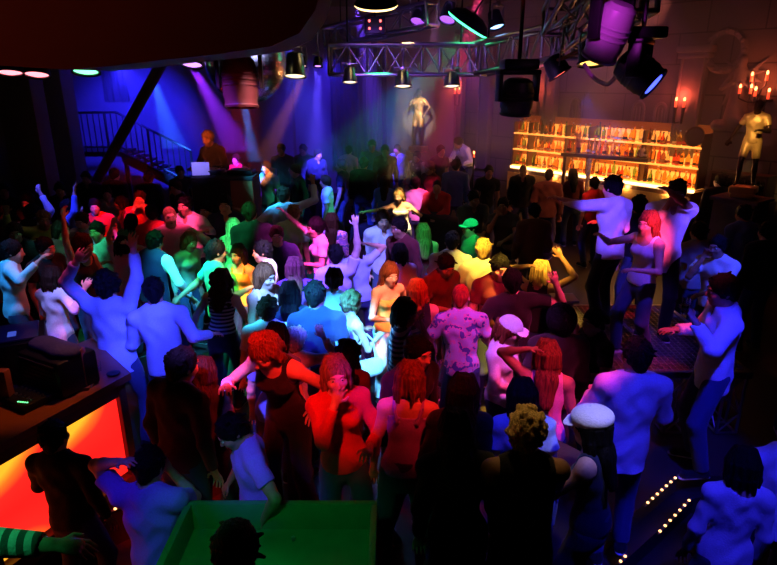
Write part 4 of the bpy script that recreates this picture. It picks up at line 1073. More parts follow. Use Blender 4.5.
def shirt_field(p, J, top):
    f = p['sex'] == 'f'; F = Field(); T = J['T']
    loose = {'tee': .010, 'long': .010, 'shirt': .018, 'jacket': .026, 'tank': .005, 'camisole': .005, 'strapless': .005, 'crop': .006, 'vest': .024}[top]
    torso(F, J, f, loose, 1.0)
    fw = T @ A3(0, 1, 0); X = T @ A3(1, 0, 0); Z = T @ A3(0, 0, 1)
    hem = {'shirt': -.10, 'jacket': -.09, 'tank': -.02, 'camisole': -.02, 'strapless': .0, 'crop': .13, 'vest': -.02}.get(top, -.06) + p['hem']
    if hem < .08: F.cap(J['pel'] + Z * .02, J['pel'] + Z * (hem - .02), (.148 if f else .150) + loose, (.152 if f else .156) + loose, .04, (fw, .76))
    sl = {'tee': .62, 'long': 1.9, 'shirt': 1.9, 'jacket': 1.92}.get(top, 0)
    for n in 'lr':
        S, E, W = J['sh' + n], J['el' + n], J['wr' + n]
        if sl:
            r = (.9 if f else 1) * 1.0
            if sl < 1:
                M = S + (E - S) * sl
                F.cap(S, M, (.056 + loose) * r, (.052 + loose * 1.5) * r, .03); F.cut(M, E - S, (M + nrm(E - S) * .05, .115))
            else:
                F.cap(S, E, (.054 + loose) * r, (.045 + loose) * r, .03)
                M = E + (W - E) * (sl - 1); F.cap(E, M, (.045 + loose) * r, (.033 + loose * .8) * r, .02)
                F.cut(M, W - E, (M + nrm(W - E) * .05, .085))
        else:     # armholes of a sleeveless top
            F.cut(S - X * (.030 if n == 'l' else -.030) if top == 'tank' else S - X * (.022 if n == 'l' else -.022), (X if n == 'l' else -X) + Z * .1, (S + (X if n == 'l' else -X) * .08, .14))
    F.cut(J['pel'] + Z * hem, -Z)
    if top in ('strapless',): F.cut(J['chest'] + Z * .045, Z)
    elif top == 'camisole':
        F.cut(J['chest'] + Z * .075, Z)
        for s in (1, -1):
            for e0_, e1_ in ((-1, .085), (1, .07)):
                F.cap(J['chest'] + X * s * e1_ + fw * e0_ * .100 + Z * .04, J['top'] + X * s * .095 + fw * e0_ * .075 + Z * .02, .015, None, .004)
                F.cap(J['top'] + X * s * .095 + fw * e0_ * .075 + Z * .02, J['top'] + X * s * .10 + Z * .075, .015, None, .004)
    elif top in ('tank', 'crop'): F.ell(J['neck'] - fw * .03 - Z * .03, A3(.092, .12, .10), 0, None, True)
    elif top == 'shirt' or top == 'jacket':
        F.cap(J['neck'] - Z * .045 - fw * .005, J['neck'] + Z * .005 - fw * .0, .070, .064, .012)
        F.cut(J['neck'] + Z * .02 - fw * .01, Z - fw * .25); F.cap(J['neck'] - Z * .01, J['neck'] + Z * .1, .02, None, 0)
        F.ell(J['neck'] - fw * .10 - Z * .035, A3(.035, .06, .07), 0, None, True)
    else:
        sc = .088 if p['scoop'] else .068
        F.ell(J['neck'] - fw * (.02 if not p['scoop'] else .0) + Z * .02, A3(sc, sc + .012, .06 if not p['scoop'] else .10), 0, None, True)
    return F

def legs_field(p, J, kind):
    f = p['sex'] == 'f'; F = Field()
    fw = J['T'] @ A3(0, 1, 0); Z = A3(0, 0, 1)
    g = .016 if kind != 'slim' else .009
    hw = (.150 if f else .142)
    F.cap(J['pel'] + Z * .04, J['pel'] - Z * .05, hw - .008 + g * .6, hw - .012 + g * .6, .03, (fw, .76))
    for n in 'lr':
        H_, K, N = J['hp' + n], J['kn' + n], J['an' + n]
        end = 1.0
        if kind == 'shorts':
            M = H_ + (K - H_) * .8; F.cap(H_, M, .082 + g, .078, .04); F.cut(M, K - H_, (M + nrm(K - H_) * .06, .12)); continue
        F.cap(H_, K, .080 + g * .7, .056 + g, .04)
        F.cap(K, N + (K - N) * .04, .056 + g, .046 + g, .025)
        M = N + (K - N) * -.02
        F.cut(M, N - K, (M + nrm(N - K) * .05, .10))
    if kind == 'skirt':
        F.cap(J['pel'], J['pel'] - Z * .38, hw + .01, .22, .03, (fw, .8)); F.cut(J['pel'] - Z * .36, -Z)
    F.cut(J['pel'] + (J['T'] @ Z) * .10, J['T'] @ Z)
    return F

def hair_field(p, J):
    F = Field(); C, H = J['head'], J['H']; st = p['hair']
    q = lambda x, y, z: C + H @ A3(x, y, z)
    fw = H @ A3(0, 1, 0); T = J['T']; Z = A3(0, 0, 1)
    g = {'shaved': .005, 'short': .014, 'crop': .010, 'curly': .016, 'afro': .046}.get(st, .017)
    F.ell(q(0, .020, .032), A3(.076, .095, .095) + g, .02, H)
    if st in ('short', 'crop', 'shaved', 'curly', 'afro'):
        F.cap(q(0, .06, -.01), q(0, .072, -.055), .052 + g * .6, .036 + g * .4, .03)
        for s in (1, -1): F.cap(q(s * .07, -.005, .02), q(s * .072, -.002, -.015), .012 + g * .5, .006 + g * .4, .02)
    if st == 'curly':
        R = np.random.RandomState(p['seed'])
        for i in range(90):
            u = R.normal(size=3); u /= np.linalg.norm(u)
            if u[1] < -.5 and u[2] < .3: continue
            r_ = R.uniform(.013, .021); F.ell(q(u[0] * .098, .02 + u[1] * .115, .03 + u[2] * .118), A3(r_, r_, r_), .006)
    if st in ('bob', 'long', 'pony', 'longcurly'):
        bot = {'bob': -.11, 'long': -.27, 'pony': -.04, 'longcurly': -.22}[st]
        F.cap(q(0, .045, .0), q(0, .055, bot * .6), .085, .075, .03, (fw, .75))
        for s in (1, -1): F.cap(q(s * .068, .005, .04), q(s * .080, .012, max(bot, -.2) * .9), .030, .024, .02)
        if st in ('long', 'longcurly'):
            b = J['neck'] + T @ A3(0, .075, -.04); e = J['neck'] + T @ A3(0, .115, bot + .06)
            F.cap(q(0, .065, -.06), b, .078, .085, .03, (fw, .6)); F.cap(b, e, .088, .060, .03, (fw, .45))
        if st == 'longcurly':
            R = np.random.RandomState(p['seed'])
            for i in range(40):
                a = R.uniform(-2.2, 2.2); z = R.uniform(-.27, .10); w = .115 if z < -.1 else .108 if z < 0 else .108 * math.sqrt(1 - (z / .135) ** 2)
                F.ell(q(math.sin(a) * w, .03 + math.cos(a) * w * .9, z), A3(.03, .03, .034), .014)
        if st == 'pony':
            F.ell(q(0, .125, .03), A3(.03, .03, .03), .02); F.cap(q(0, .135, .025), q(0, .17, -.12), .030, .016, .02)
    R = np.random.RandomState(p['seed'] + 50)
    if st in ('short', 'crop'):
        for i in range(46 if st == 'short' else 30):
            u = R.normal(size=3); u /= np.linalg.norm(u)
            if u[2] < -.25 or (u[1] < -.45 and u[2] < .35): continue
            c = A3(u[0] * (.076 + g * .7), .02 + u[1] * (.095 + g * .7), .032 + u[2] * (.095 + g * .7)); d = u * R.uniform(.006, .026) + A3(R.uniform(-.018, .018), R.uniform(-.010, .018), R.uniform(-.022, .004))
            F.cap(q(*c), q(*(c + d)), .014, .008, .004)
    if st in ('bob', 'long', 'pony', 'longcurly'):
        for i in range(22):
            a = R.uniform(-2.1, 2.1); e = {'bob': -.12, 'long': -.28, 'pony': .0, 'longcurly': -.24}[st] + R.uniform(-.035, .03)
            pts = [A3(math.sin(a) * .05, .02 + math.cos(a) * .06, .125), A3(math.sin(a) * .092, .02 + math.cos(a) * .108, .03), A3(math.sin(a) * .100, .026 + math.cos(a) * .098, -.06)]
            if st == 'pony': pts = pts[:2]
            elif st == 'bob' or abs(a) > 1.3: pts.append(A3(math.sin(a) * .097, .03 + math.cos(a) * .088, max(e, -.17)))
            for k in range(len(pts) - 1): F.cap(q(*pts[k]), q(*pts[k + 1]), .016, .015 - .003 * k, .010)
    if p.get('cap'): F.cut(q(0, 0, .048), H @ A3(0, 0, 1))
    # keep the face clear
    F.ell(q(0, -.100, -.032), A3(.064, .072, .092), 0, H, True)
    if st in ('short', 'crop', 'shaved', 'curly', 'afro'):
        F.ell(q(0, -.10, -.07), A3(.12, .085, .085), 0, H, True)
    return F

def hair_warp(p, J):
    C, H = J['head'], J['H']; st = p['hair']
    amp = {'shaved': .0005, 'crop': .002, 'short': .0035, 'curly': .004, 'afro': .006}.get(st, .0045)
    def w(v):
        l = (v - C) @ H
        a = np.arctan2(l[:, 0], l[:, 1] + .02)
        r = np.linalg.norm(l, axis=1, keepdims=True) + 1e-6
        if st in ('curly', 'afro', 'crop', 'shaved', 'short'):
            n = np.sin(l[:, 0] * 170 + np.sin(l[:, 2] * 110) * 2) * np.sin(l[:, 2] * 190 + l[:, 1] * 120)
        else:
            n = np.sin(a * 22 + np.sin(l[:, 2] * 18 + p['seed']) * 1.6) * .7 + np.sin(a * 9 + l[:, 2] * 10) * .5
        return v + (l / r * (n * amp)[:, None]) @ H.T
    return w

def cloth_warp(p, J, amp):
    s = p['seed'] * 1.7
    def w(v):
        x, y, z = v[:, 0], v[:, 1], v[:, 2]
        n = np.sin(z * 27 + x * 19 + np.sin(y * 21 + s) * 1.7 + s) * .55 + np.sin(x * 41 - z * 13 + s * 2 + np.sin(z * 12) * 2) * .5 + np.sin(x * 24 + z * 44 + s + np.sin(x * 30) * 1.2) * .35
        c = J['chest']
        d = np.stack([x - c[0], y - c[1], np.zeros_like(x)], 1)
        d /= np.linalg.norm(d, axis=1, keepdims=True) + 1e-6
        return v + d * (n * amp)[:, None]
    return w

def cap_field(J, style):
    F = Field(); C, H = J['head'], J['H']
    q = lambda x, y, z: C + H @ A3(x, y, z)
    Z = H @ A3(0, 0, 1); fw = H @ A3(0, 1, 0)
    if style == 'newsboy':
        F.ell(q(0, .018, .080), A3(.118, .132, .072), .02, H); F.ell(q(0, .01, .040), A3(.094, .11, .05), .02, H)
    else:
        F.ell(q(0, .012, .035), A3(.093, .112, .102), .01, H)
    F.cut(q(0, 0, .030), -Z + fw * .12)
    F.cap(q(-.038, -.105, .040), q(.038, -.105, .040), .052, None, .008, (Z, .16))
    F.ell(q(0, .012, .139 if style != 'newsboy' else .153), A3(.012, .012, .008), .004, H)
    return F

SHARED = {}
def shared_eyes(kind, s_=1):
    key = kind + str(s_)
    if key in SHARED: return SHARED[key]
    b = MB()
    if kind == 'eyes':
        b.sphere((s_ * .032, -.0815, .014), .0125, 12, 8)
        me = b.mesh('eye', material('eye_white', (.8, .78, .75), .25))
        me.materials.append(material('iris', (.03, .02, .015), .2))
        for pl in me.polygons:
            c = pl.center
            if (abs(c.x) - .032) ** 2 + (c.z - .014) ** 2 < .0065 ** 2 and c.y < -.085: pl.material_index = 1
    elif kind == 'lips':
        b.sphere((0, -.1005, -.0485), .01, 12, 6, (2.2, .45, .42)); b.sphere((0, -.0995, -.0565), .01, 12, 6, (1.9, .5, .5))
        me = b.mesh('lips', material('lips', (.45, .12, .11), .35))
    SHARED[key] = me
    return me
def shared_brows(m, key, s):
    k = 'brow%d' % s + key
    if k not in SHARED:
        b = MB()
        b.tube([(s * .016, -.0925, .033), (s * .034, -.0905, .039), (s * .052, -.080, .033)], .0035, 6)
        SHARED[k] = b.mesh('eyebrow', m)
    return SHARED[k]
def shared_shoe(m, key):
    k = 'shoe' + key
    if k not in SHARED:
        F = Field()
        F.cap((0, .045, -.045), (0, -.14, -.055), .036, .036, .02, ((1, 0, 0), 1.15)); F.cap((0, .02, .0), (0, .02, -.05), .045, .045, .03)
        F.cap((0, .05, -.078), (0, -.155, -.078), .040, .040, .004, ((0, 0, 1), .35)); F.cut((0, 0, -.085), (0, 0, -1)); F.cut((0, 0, .03), (0, 0, 1))
        me = F.mesh('shoe', .007); me.materials.append(m); me.materials.append(material('shoe_sole', (.55, .55, .55) if key != 'white' else (.8, .8, .8), .6))
        for pl in me.polygons:
            if pl.center.z < -.066: pl.material_index = 1
        SHARED[k] = me
    return SHARED[k]

PEOPLE = []
def person(px, py, face, label, **kw):
    """px, py: where the middle of the head stands in the photograph's frame; face: 0 towards the camera, 90 to the right, 180 away"""
    i = len(PEOPLE) + 1
    R = random.Random(i * 77 + 5)
    p = dict(px=px, py=py, face=face, label=label, sex='m', hair='short', hc='black', top='tee', tc='navy', bottom='jeans', bc='denim', skin=None,
             al='down', ar='down', base=0.0, h=None, lean=R.uniform(0, 6), side=R.uniform(-4, 4), twist=R.uniform(-8, 8), turn=R.uniform(-10, 10),
             nod=R.uniform(2, 12), drop=R.uniform(.0, .035), sit=False, st=(R.uniform(.10, .16), R.uniform(-.06, .06)), shift=(0, 0), curl=R.uniform(.3, .7),
             hem=0, scoop=False, cap=None, cc='white', shoe='black', vest=None, seed=i, pat=None, group='people crowding the club', fixh=False)
    p.update(kw)
    if p['h'] is None: p['h'] = R.uniform(1.60, 1.68) if p['sex'] == 'f' else R.uniform(1.70, 1.80)
    else: p['fixh'] = True
    PEOPLE.append(p)
    return p

def prepare(p):
    """skeleton with neutral arms, giving the head's place and the spot where the figure stands"""
    away = math.cos(math.radians(p['face'])) < 0
    p['arm_l'] = p['al'] if away else p['ar']; p['arm_r'] = p['ar'] if away else p['al']
    for n in ('arm_l', 'arm_r'):
        p['spec_' + n] = p[n]
        if not isinstance(p[n], str): p[n] = 'down'
    p['J0'] = skeleton(p)
    p['R'] = rotz(math.radians(p['face']))

def stand(p, h):
    hd = p['R'] @ (p['J0']['head'] * h / 1.75)
    P = ray_z(p['px'], p['py'], p['base'] + hd[2])
    return np.array([P[0] - hd[0], P[1] - hd[1], p['base']])

def settle():
    """let heights vary within human range along each sight line until nobody stands inside a neighbour"""
    for p in PEOPLE: prepare(p)
    R = random.Random(3)
    hs = [p['h'] for p in PEOPLE]; pos = [stand(p, h) for p, h in zip(PEOPLE, hs)]
    def cost(i, P, h):
        c = 3.0 * (h - PEOPLE[i]['h']) ** 2
        for j, Q in enumerate(pos):
            if j == i: continue
            d = math.hypot(P[0] - Q[0], P[1] - Q[1])
            if d < .52: c += (.52 - d) ** 2 * 12
        if P[1] > 16.3: c += (P[1] - 16.3) * 3
        w = (P[0] - B0[0]) * BN.x + (P[1] - B0[1]) * BN.y
        if w < .35: c += (.35 - w) * 3
        for (x0, x1, y0, y1) in KEEP_OUT:
            if x0 < P[0] < x1 and y0 < P[1] < y1 and PEOPLE[i]['base'] == 0: c += 2 * min(P[0] - x0, x1 - P[0], P[1] - y0, y1 - P[1])
        return c
    for it in range(14):
        for i, p in enumerate(PEOPLE):
            if p['fixh']: continue
            lo, hi = (1.50, 1.78) if p['sex'] == 'f' else (1.58, 1.92)
            best = (cost(i, pos[i], hs[i]), hs[i], pos[i])
            for t in range(6):
                h = R.uniform(lo, hi); P = stand(p, h); c = cost(i, P, h)
                if c < best[0]: best = (c, h, P)
            hs[i], pos[i] = best[1], best[2]
    for p, h, P in zip(PEOPLE, hs, pos): p['h'], p['pos'] = h, P

def build_person(p):
    s = p['h'] / 1.75; P = p['pos']; R = p['R']
    for n in ('arm_l', 'arm_r'):
        sp = p['spec_' + n]
        if isinstance(sp, str): p[n] = sp; continue
        S = P + R @ (p['J0']['sh' + n[-1]] * s)
        dy = sp[2] if len(sp) > 2 else -.08
        t = ray_y(sp[0], sp[1], S[1] + dy)
        p[n] = R.T @ (np.array(t) - P) / s
    J = skeleton(p)
    for n, sg in (('l', 1), ('r', -1)):
        J['fd' + n] = nrm(rotz(math.radians(sg * 12 + p['twist'] * .3)) @ A3(0, -1, 0))
    dist = math.hypot(P[0], P[1])
    vox = .0072 if dist < 4.6 else .0092 if dist < 7.5 else .0115 if dist < 10 else .0135
    vox /= s
    skin = SKIN[p['skin']] if p['skin'] else SKIN[('light', 'light', 'tan', 'light', 'warm')[p['seed'] % 5]]
    o = link('person', body_field(p, J, vox).mesh('person', vox, s), skin, None, P, (0, 0, math.radians(p['face'])))
    tag(o, p['label'], 'person', p['group'])
    lod = vox * s < .012
    ch = lambda name, fld, mat, vx, warp=None: link(name, fld.mesh(name, vx, s, warp), mat, o)
    if p['bottom'] != 'bare':
        ch({'skirt': 'skirt', 'shorts': 'shorts'}.get(p['bottom'], 'trousers'), legs_field(p, J, p['bottom']), fabric(p['bc'], None, 'denim' if p['bc'] == 'denim' else None), vox * 1.25, cloth_warp(p, J, .003))
    name = {'tee': 't_shirt', 'long': 'long_sleeved_top', 'shirt': 'shirt', 'jacket': 'jacket', 'tank': 'tank_top', 'camisole': 'camisole', 'strapless': 'strapless_top', 'crop': 'crop_top'}[p['top']]
    ch(name, shirt_field(p, J, p['top']), fabric(p['tc'], p['pat']), vox * 1.1, cloth_warp(p, J, .0065 if p['top'] in ('shirt', 'jacket', 'tee', 'long') else .0015))
    if p['vest']: 
        ch('vest', shirt_field(dict(p, hem=-.02), J, 'vest'), fabric(p['vest']), vox * 1.1)
    if p['hair'] != 'bald':
        ch('hair', hair_field(p, J), HAIR[p['hc']], vox * .95, hair_warp(p, J))
    if p['cap']:
        ch('cap', cap_field(J, p['cap']), fabric(p['cc']), vox * .8)
    Hm = Matrix([list(r) for r in J['H']]).to_4x4(); M = Matrix.Scale(s, 4) @ Matrix.Translation(J['head']) @ Hm
    looks = math.cos(math.radians(p['face'] + p['turn'] + p['twist'])) > -.35
    if lod and looks:
        for nm, me in [('lips', shared_eyes('lips'))] + [('eye', shared_eyes('eyes', s_)) for s_ in (1, -1)] + [('eyebrow', shared_brows(HAIR[p['hc']], p['hc'], s_)) for s_ in (1, -1)]:
            c = link(nm, me, None, o); c.matrix_local = M
    for n in 'lr':
        fd = J['fd' + n]
        c = link('shoe', shared_shoe(fabric(p['shoe']), p['shoe']), None, o)
        c.matrix_local = Matrix.Scale(s, 4) @ Matrix.Translation(J['an' + n]) @ Matrix.Rotation(math.atan2(fd[0], -fd[1]), 4, 'Z')
    W = lambda v: Vector(tuple(P + R @ (np.array(v) * s)))
    if p.get('wrist'):
        for n in 'lr':
            a = J['wr' + n] + (J['el' + n] - J['wr' + n]) * .12; c = J['wr' + n] + (J['el' + n] - J['wr' + n]) * .55
            MB().bar(tuple(a * s), tuple(c * s), .040, 16, .048).build('wristband', material('violet_cuff', (.55, .45, .85), .6), o)
    if p.get('glass'):
        n = 'l' if math.cos(math.radians(p['face'])) < 0 else 'r'
        q = W(J['wr' + n] + nrm(J['wr' + n] - J['el' + n]) * .09)
        tumbler((q.x - .03, q.y - .02, q.z - .03), 'glass held up by the man in the blue-lit shirt at right', None)
    if p.get('bag'):
        Fb = Field(); Fb.cap((-.10, 0, .09), (.10, 0, .09), .085, .085, .03, ((0, 1, 0), .55)); Fb.cap((-.12, 0, .04), (.12, 0, .04), .06, None, .03, ((0, 1, 0), .7))
        q = W(J['pel'] + A3(-.24, -.06, -.12)); g = link('handbag', Fb.mesh('handbag', .009), fabric('white'), None, q, (0, 0, math.radians(30))); tag(g, 'pale handbag hanging beside the cyan-lit woman in white', 'handbag')
        MB().tube([(-.10, 0, .15), (-.07, 0, .36), (.0, 0, .44), (.07, 0, .36), (.10, 0, .15)], .009, 8).build('strap', fabric('white'), g)
    return o
# ---------------------------------------------------------------- statues, DJ desk, staircase
def statue(pos, h, face, label, **kw):
    p = dict(px=0, py=0, face=face, sex='m', hair='short', hc='black', top='tee', tc='white', bottom='shorts', skin=None, al='down', ar='down', lean=0, side=0, twist=0, turn=0, nod=4, drop=0, sit=False,
             st=(.1, .05), shift=(0, 0), curl=.5, hem=0, scoop=False, seed=3)
    body = kw.pop('body', GOLD); p.update(kw); p['arm_l'], p['arm_r'] = p['ar'], p['al']; J = skeleton(p); s = h / 1.75
    for n, sg in (('l', 1), ('r', -1)): J['fd' + n] = A3(sg * .2, -1, 0)
    o = link('statue', body_field(p, J, .012 / s).mesh('statue', .012 / s, s), body, None, pos, (0, 0, math.radians(face))); tag(o, label, 'statue')
    link('tunic', shirt_field(p, J, 'tee').mesh('tunic', .014 / s, s, cloth_warp(p, J, .006)), material('pale_gilding', (.85, .52, .16), .45, .4), o); link('breeches', legs_field(p, J, 'shorts').mesh('breeches', .014 / s, s), material('pale_gilding', (.85, .52, .16), .45, .4), o); link('hair', hair_field(p, J).mesh('hair', .012 / s, s, hair_warp(p, J)), body, o)
    c = 1 / 1
    b = MB(); b.box((0, 0, -.05), (.5 * s, .42 * s, .1), bevel=.015); b.box((0, .0, -.13), (.42 * s, .36 * s, .08), bevel=.01); b.build('base', GOLD, o)
    return o
a_, z0_ = ray_y(419, 92, 16.5), ray_y(421, 146, 16.5); statue((a_[0], 16.5, z0_[2]), 1.45, -35, 'small pale gilded statue standing high on the far wall under the truss', al='face', ar='hip', cap=None, body=material('old_gilding', (.30, .20, .12), .45, .5))
b = MB(); b.box((0, .18, -.1), (.6, .75, .2), bevel=.02); b.box((0, .3, -.45), (.35, .5, .55), bevel=.05); o = struct(b.build('trim_10', STONE, None, (a_[0], 16.5, z0_[2] - .17)))
a_, z0_ = ray_y(757, 118, 9.4), ray_y(757, 186, 9.4); sz = z0_[2]
statue((a_[0], 9.4, sz), 1.28, -40, 'large gilded statue in a tunic at right with one arm held out low', al='low', ar='bent', turn=-10, st=(.13, .12), lean=3, body=material('dark_bronze', (.10, .055, .03), .4, .7))
b = MB(); b.box((0, 0, (sz - .17) / 2), (.62, .55, sz - .17), bevel=.02); b.box((0, 0, sz - .2), (.72, .64, .06), bevel=.015); b.box((0, 0, .06), (.74, .66, .12), bevel=.015); o = b.build('pedestal', STONE, None, (a_[0], 9.4, 0), (0, 0, BR)); tag(o, 'dark stone pedestal under the large gilded statue', 'pedestal')
# DJ desk on the stage
d0, d1 = ray_z(186, 184, 2.0), ray_z(249, 184, 2.0)
dm = Vector(d0).lerp(Vector(d1), .5); dj = empty('dj_desk', (dm.x, dm.y + .52, .95)); tag(dj, 'dark DJ desk with two record decks on the rear stage', 'DJ desk'); dw = d1[0] - d0[0]
MB().box((0, 0, 1.09), (dw, .62, .05), bevel=.008).build('desk_top', BLACKPAINT, dj); MB().box((dw * -.18, -.28, .53), (dw * .62, .04, 1.06)).build('front_panel', BLACKPAINT, dj); MB().box((dw * .32, -.28, .53), (dw * .36, .04, 1.06)).build('side_front_panel', material('orange_panel', (.32, .10, .03), .5), dj)
for s in (-1, 1): MB().box((s * (dw / 2 - .03), 0, .53), (.05, .56, 1.06)).build('side_panel', BLACKPAINT, dj)
for x in (-.22, .22):
    o = empty('record_deck', (dm.x + x * dw * 1.15, dm.y + .54, 2.066)); tag(o, 'record deck on the DJ desk, %s of the two' % ('left' if x < 0 else 'right'), 'record deck')
    MB().box((0, 0, .04), (.38, .32, .06), bevel=.008).build('plinth', BLACKMETAL, o); MB().lathe([(0, .07), (.14, .07), (.14, .085), (0, .088)], 32, close=False).build('platter', STEEL, o); MB().tube([(.15, .10, .10), (.13, -.02, .10), (.08, -.07, .09)], .006, 6).build('tone_arm', CHROME, o)
    for fx in (-.15, .15): MB().bar((fx, 0, 0), (fx, 0, .015), .02, 8).build('foot', BLACKMETAL, o)
o = MB().box((0, 0, 0), (.26, .02, .20), bevel=.004).build('record_sleeve', material('white_card', (.85, .85, .88), .6), None, (d0[0] + .12, dm.y + .38, 2.17), (-.25, 0, .2)); tag(o, 'white record sleeve standing at the left end of the DJ desk', 'record sleeve')
# staircase on the far left, going down to the right
st_a, st_b = Vector(ray_y(118, 112, 15.3)), Vector(ray_y(192, 150, 15.3)); zl = st_a.z - .95; zr = st_b.z - .95
stair = empty('staircase', (st_a.x, 15.3, 0)); tag(stair, 'dark staircase with iron railing against the far left wall, going down to the right', 'staircase')
SL = st_b.x - st_a.x; n = 10
for i in range(n):
    MB().box((SL * (i + .5) / n, .35, zl + (zr - zl) * (i + .5) / n - .04), (SL / n + .03, .9, .05)).build('tread', BLACKMETAL, stair)
b = MB(); b.prism([(0, zl - .25), (SL, zr - .25), (SL, zr + .02), (0, zl + .02)], -.03, .03); k = b.build('stringer', BLACKMETAL, stair); k.rotation_euler = (math.pi / 2, 0, 0); k.location = (0, -.12, 0)
b = MB(); b.bar((0, -.12, zl + .95), (SL, -.12, zr + .95), .03, 8); b.bar((0, -.12, zl + .12), (SL, -.12, zr + .12), .022, 8); b.bar((-1.3, -.12, zl + .93), (0, -.12, zl + .95), .03, 8); b.bar((-1.3, -.12, zl + .12), (0, -.12, zl + .12), .022, 8); b.build('handrail', BLACKMETAL, stair)
for i in range(22):
    t = i / 21; x = -1.3 + (SL + 1.3) * t; zz = zl if x < 0 else zl + (zr - zl) * x / SL
    MB().bar((x, -.12, zz), (x, -.12, zz + .95), .014 if i % 7 else .03, 6).build('baluster', BLACKMETAL, stair)
MB().box((-.75, .35, zl - .06), (1.5, .9, .12)).build('landing', BLACKMETAL, stair)
for x in (-1.3, -.1): MB().bar((x, .3, 0), (x, .3, zl - .1), .06, 10).build('support_post', BLACKMETAL, stair)
pa, pb = Vector(ray_y(158, 70, 12.5)), Vector(ray_y(98, 178, 14.2)); o = empty('leaning_pole', pb); tag(o, 'thick dark leaning pole crossing in front of the staircase', 'pole'); b = MB(); b.bar((0, 0, 0), pa - pb, .11, 14); b.build('shaft', BLACKMETAL, o); pe = (pb - pa).normalized(); t = -pb.z / pe.z; MB().bar((0, 0, 0), pe * t, .11, 14).build('lower_shaft', BLACKMETAL, o); MB().bar(pa - pb, (pa - pb) + (-pe) * ((CEIL - pa.z) / -pe.z), .11, 14).build('upper_shaft', BLACKMETAL, o)
# haze hanging under the rear rig, lit by the beams
hz = MB().box((0, 0, 0), (17.5, 7.2, 3.2)).build('haze', None, None, (-2.6, 12.9, 3.5)); hz['kind'] = 'stuff'; hz['label'] = 'thin smoke haze hanging under the rear rig'; hz['category'] = 'haze'
hm = bpy.data.materials.new('haze'); hm.use_nodes = True; nt = hm.node_tree; nt.nodes.remove(nt.nodes['Principled BSDF']); vs = nt.nodes.new('ShaderNodeVolumeScatter'); vs.inputs['Density'].default_value = .07; vs.inputs['Anisotropy'].default_value = .1
nt.links.new(vs.outputs[0], nt.nodes['Material Output'].inputs['Volume']); hz.data.materials.append(hm)
# ---------------------------------------------------------------- the crowd, from the far left to the near right
KEEP_OUT = [(1.80, 3.65, 5.2, 7.25), (-1.5, .15, 1.9, 3.35), (-3.8, -1.6, 8.75, 11.5), (-2.9, 3.8, 12.7, 17.5), (-4.6, -2.1, 2.5, 5.0)]
P = person
# left edge
P(15, 233, 20, 'person in a dark top with a pink-lit face near the left edge', tc='black', hc='brown', skin='warm')
P(4, 216, 40, 'person in black cut by the left edge, dim red face', tc='black')
P(13, 252, 120, 'person in a pale cyan shirt at the left edge reaching an arm right', tc='cyan', top='long', ar=(38, 262), hair='short', hc='black')
P(44, 220, 30, 'person in a bright lime top far left with a pinkish face', tc='lime', top='long', hc='light', al='wave')
P(46, 248, 65, 'short dark haired man in a dark top behind the white shirt far left', tc='black')
P(53, 278, 170, 'person in a white long sleeved top with pink light low on the back, far left', tc='white', top='long', hair='bob', hc='brown', sex='f', ar=(84, 290, -.12), al='bent')
P(84, 246, 80, 'woman with one bare arm raised high in green light, left', sex='f', hair='long', hc='brown', top='tank', tc='black', al=(62, 212), ar='bent')
P(108, 286, 178, 'man with bushy black hair in a pale blue top, arms raised by console', hair='curly', tc='paleblue', top='long', ar=(135, 234, -.05), al=(76, 262, -.05), h=1.84, hem=-.04)
P(154, 292, 182, 'short haired man in a pale blue top beside the bushy haired one, arm out right', hair='short', hc='black', tc='paleblue', top='long', ar=(212, 334, .05), al='bent', h=1.80, lean=4)
P(155, 242, 172, 'dark haired person in a navy vest over a white shirt, left of middle', tc='white', top='long', vest='navy', ar='low')
P(124, 246, 150, 'dark haired dancer with forearms crossed overhead behind the bushy haired man', hc='black', tc='lilac', al=(112, 226, 0), ar='head', sex='f', hair='bob')
P(97, 232, -20, 'person in a lilac top with a pale striped sleeve hanging towards the camera', tc='lilac', top='long', pat=None, ar=(112, 262, -.2))
P(170, 217, 25, 'bald man in a pink shirt with arms spread, left rear', hair='shaved', hc='light', tc='pink', top='long', ar=(196, 232), al='bent', skin='light')
P(185, 206, -15, 'dark haired man in a white shirt with a pale cyan sleeve reaching right', tc='white', top='shirt', ar=(206, 230), al='bent', h=1.9)
P(176, 188, -40, 'man in a dark jacket left of the DJ desk, lit brown', tc='black', top='jacket', hc='brown')
P(107, 194, 30, 'man in a plaid jacket standing at the rear left', tc='grey', pat='plaid', top='jacket', hc='brown')
P(120, 203, -70, 'woman with brown hair facing the plaid jacket at the rear left', sex='f', hair='bob', hc='brown', tc='maroon', top='long')
P(140, 199, 10, 'person in a red top with hands near the face, rear left', tc='red', top='long', al='face', ar='face', hc='brown')
P(152, 214, 195, 'person in an orange-red top seen from behind under the red light', tc='red', hc='black', top='long')
P(95, 207, 20, 'person in a dark red top behind the raised green arm', tc='red', hc='black')
P(115, 175, 178, 'silhouette of a broad person before the blue wall under the staircase', tc='black', top='jacket')
P(149, 178, 182, 'silhouette with bushy hair before the blue wall right of the staircase pole', tc='black', hair='curly', top='jacket')
P(33, 213, 160, 'person in dark clothes with a white sleeve raised, far left rear', tc='white', top='long', vest='black', ar=(41, 194, 0))
P(70, 208, 110, 'dark haired person in a blue shirt with an arm curled up, left rear', tc='blue', top='long', al='face', ar='up')
P(82, 222, -10, 'person with a red-lit face and a lilac top behind the green raised arm', tc='lilac', hc='brown', hair='crop')
P(62, 230, 60, 'woman with brown hair between the lime top and the raised green arm', sex='f', hair='bob', hc='brown', tc='maroon')
P(4, 191, 30, 'person with a dim red face standing farthest back at the left edge', tc='black')
P(28, 202, 0, 'person in black under the broad left pillar', tc='black', hc='black')
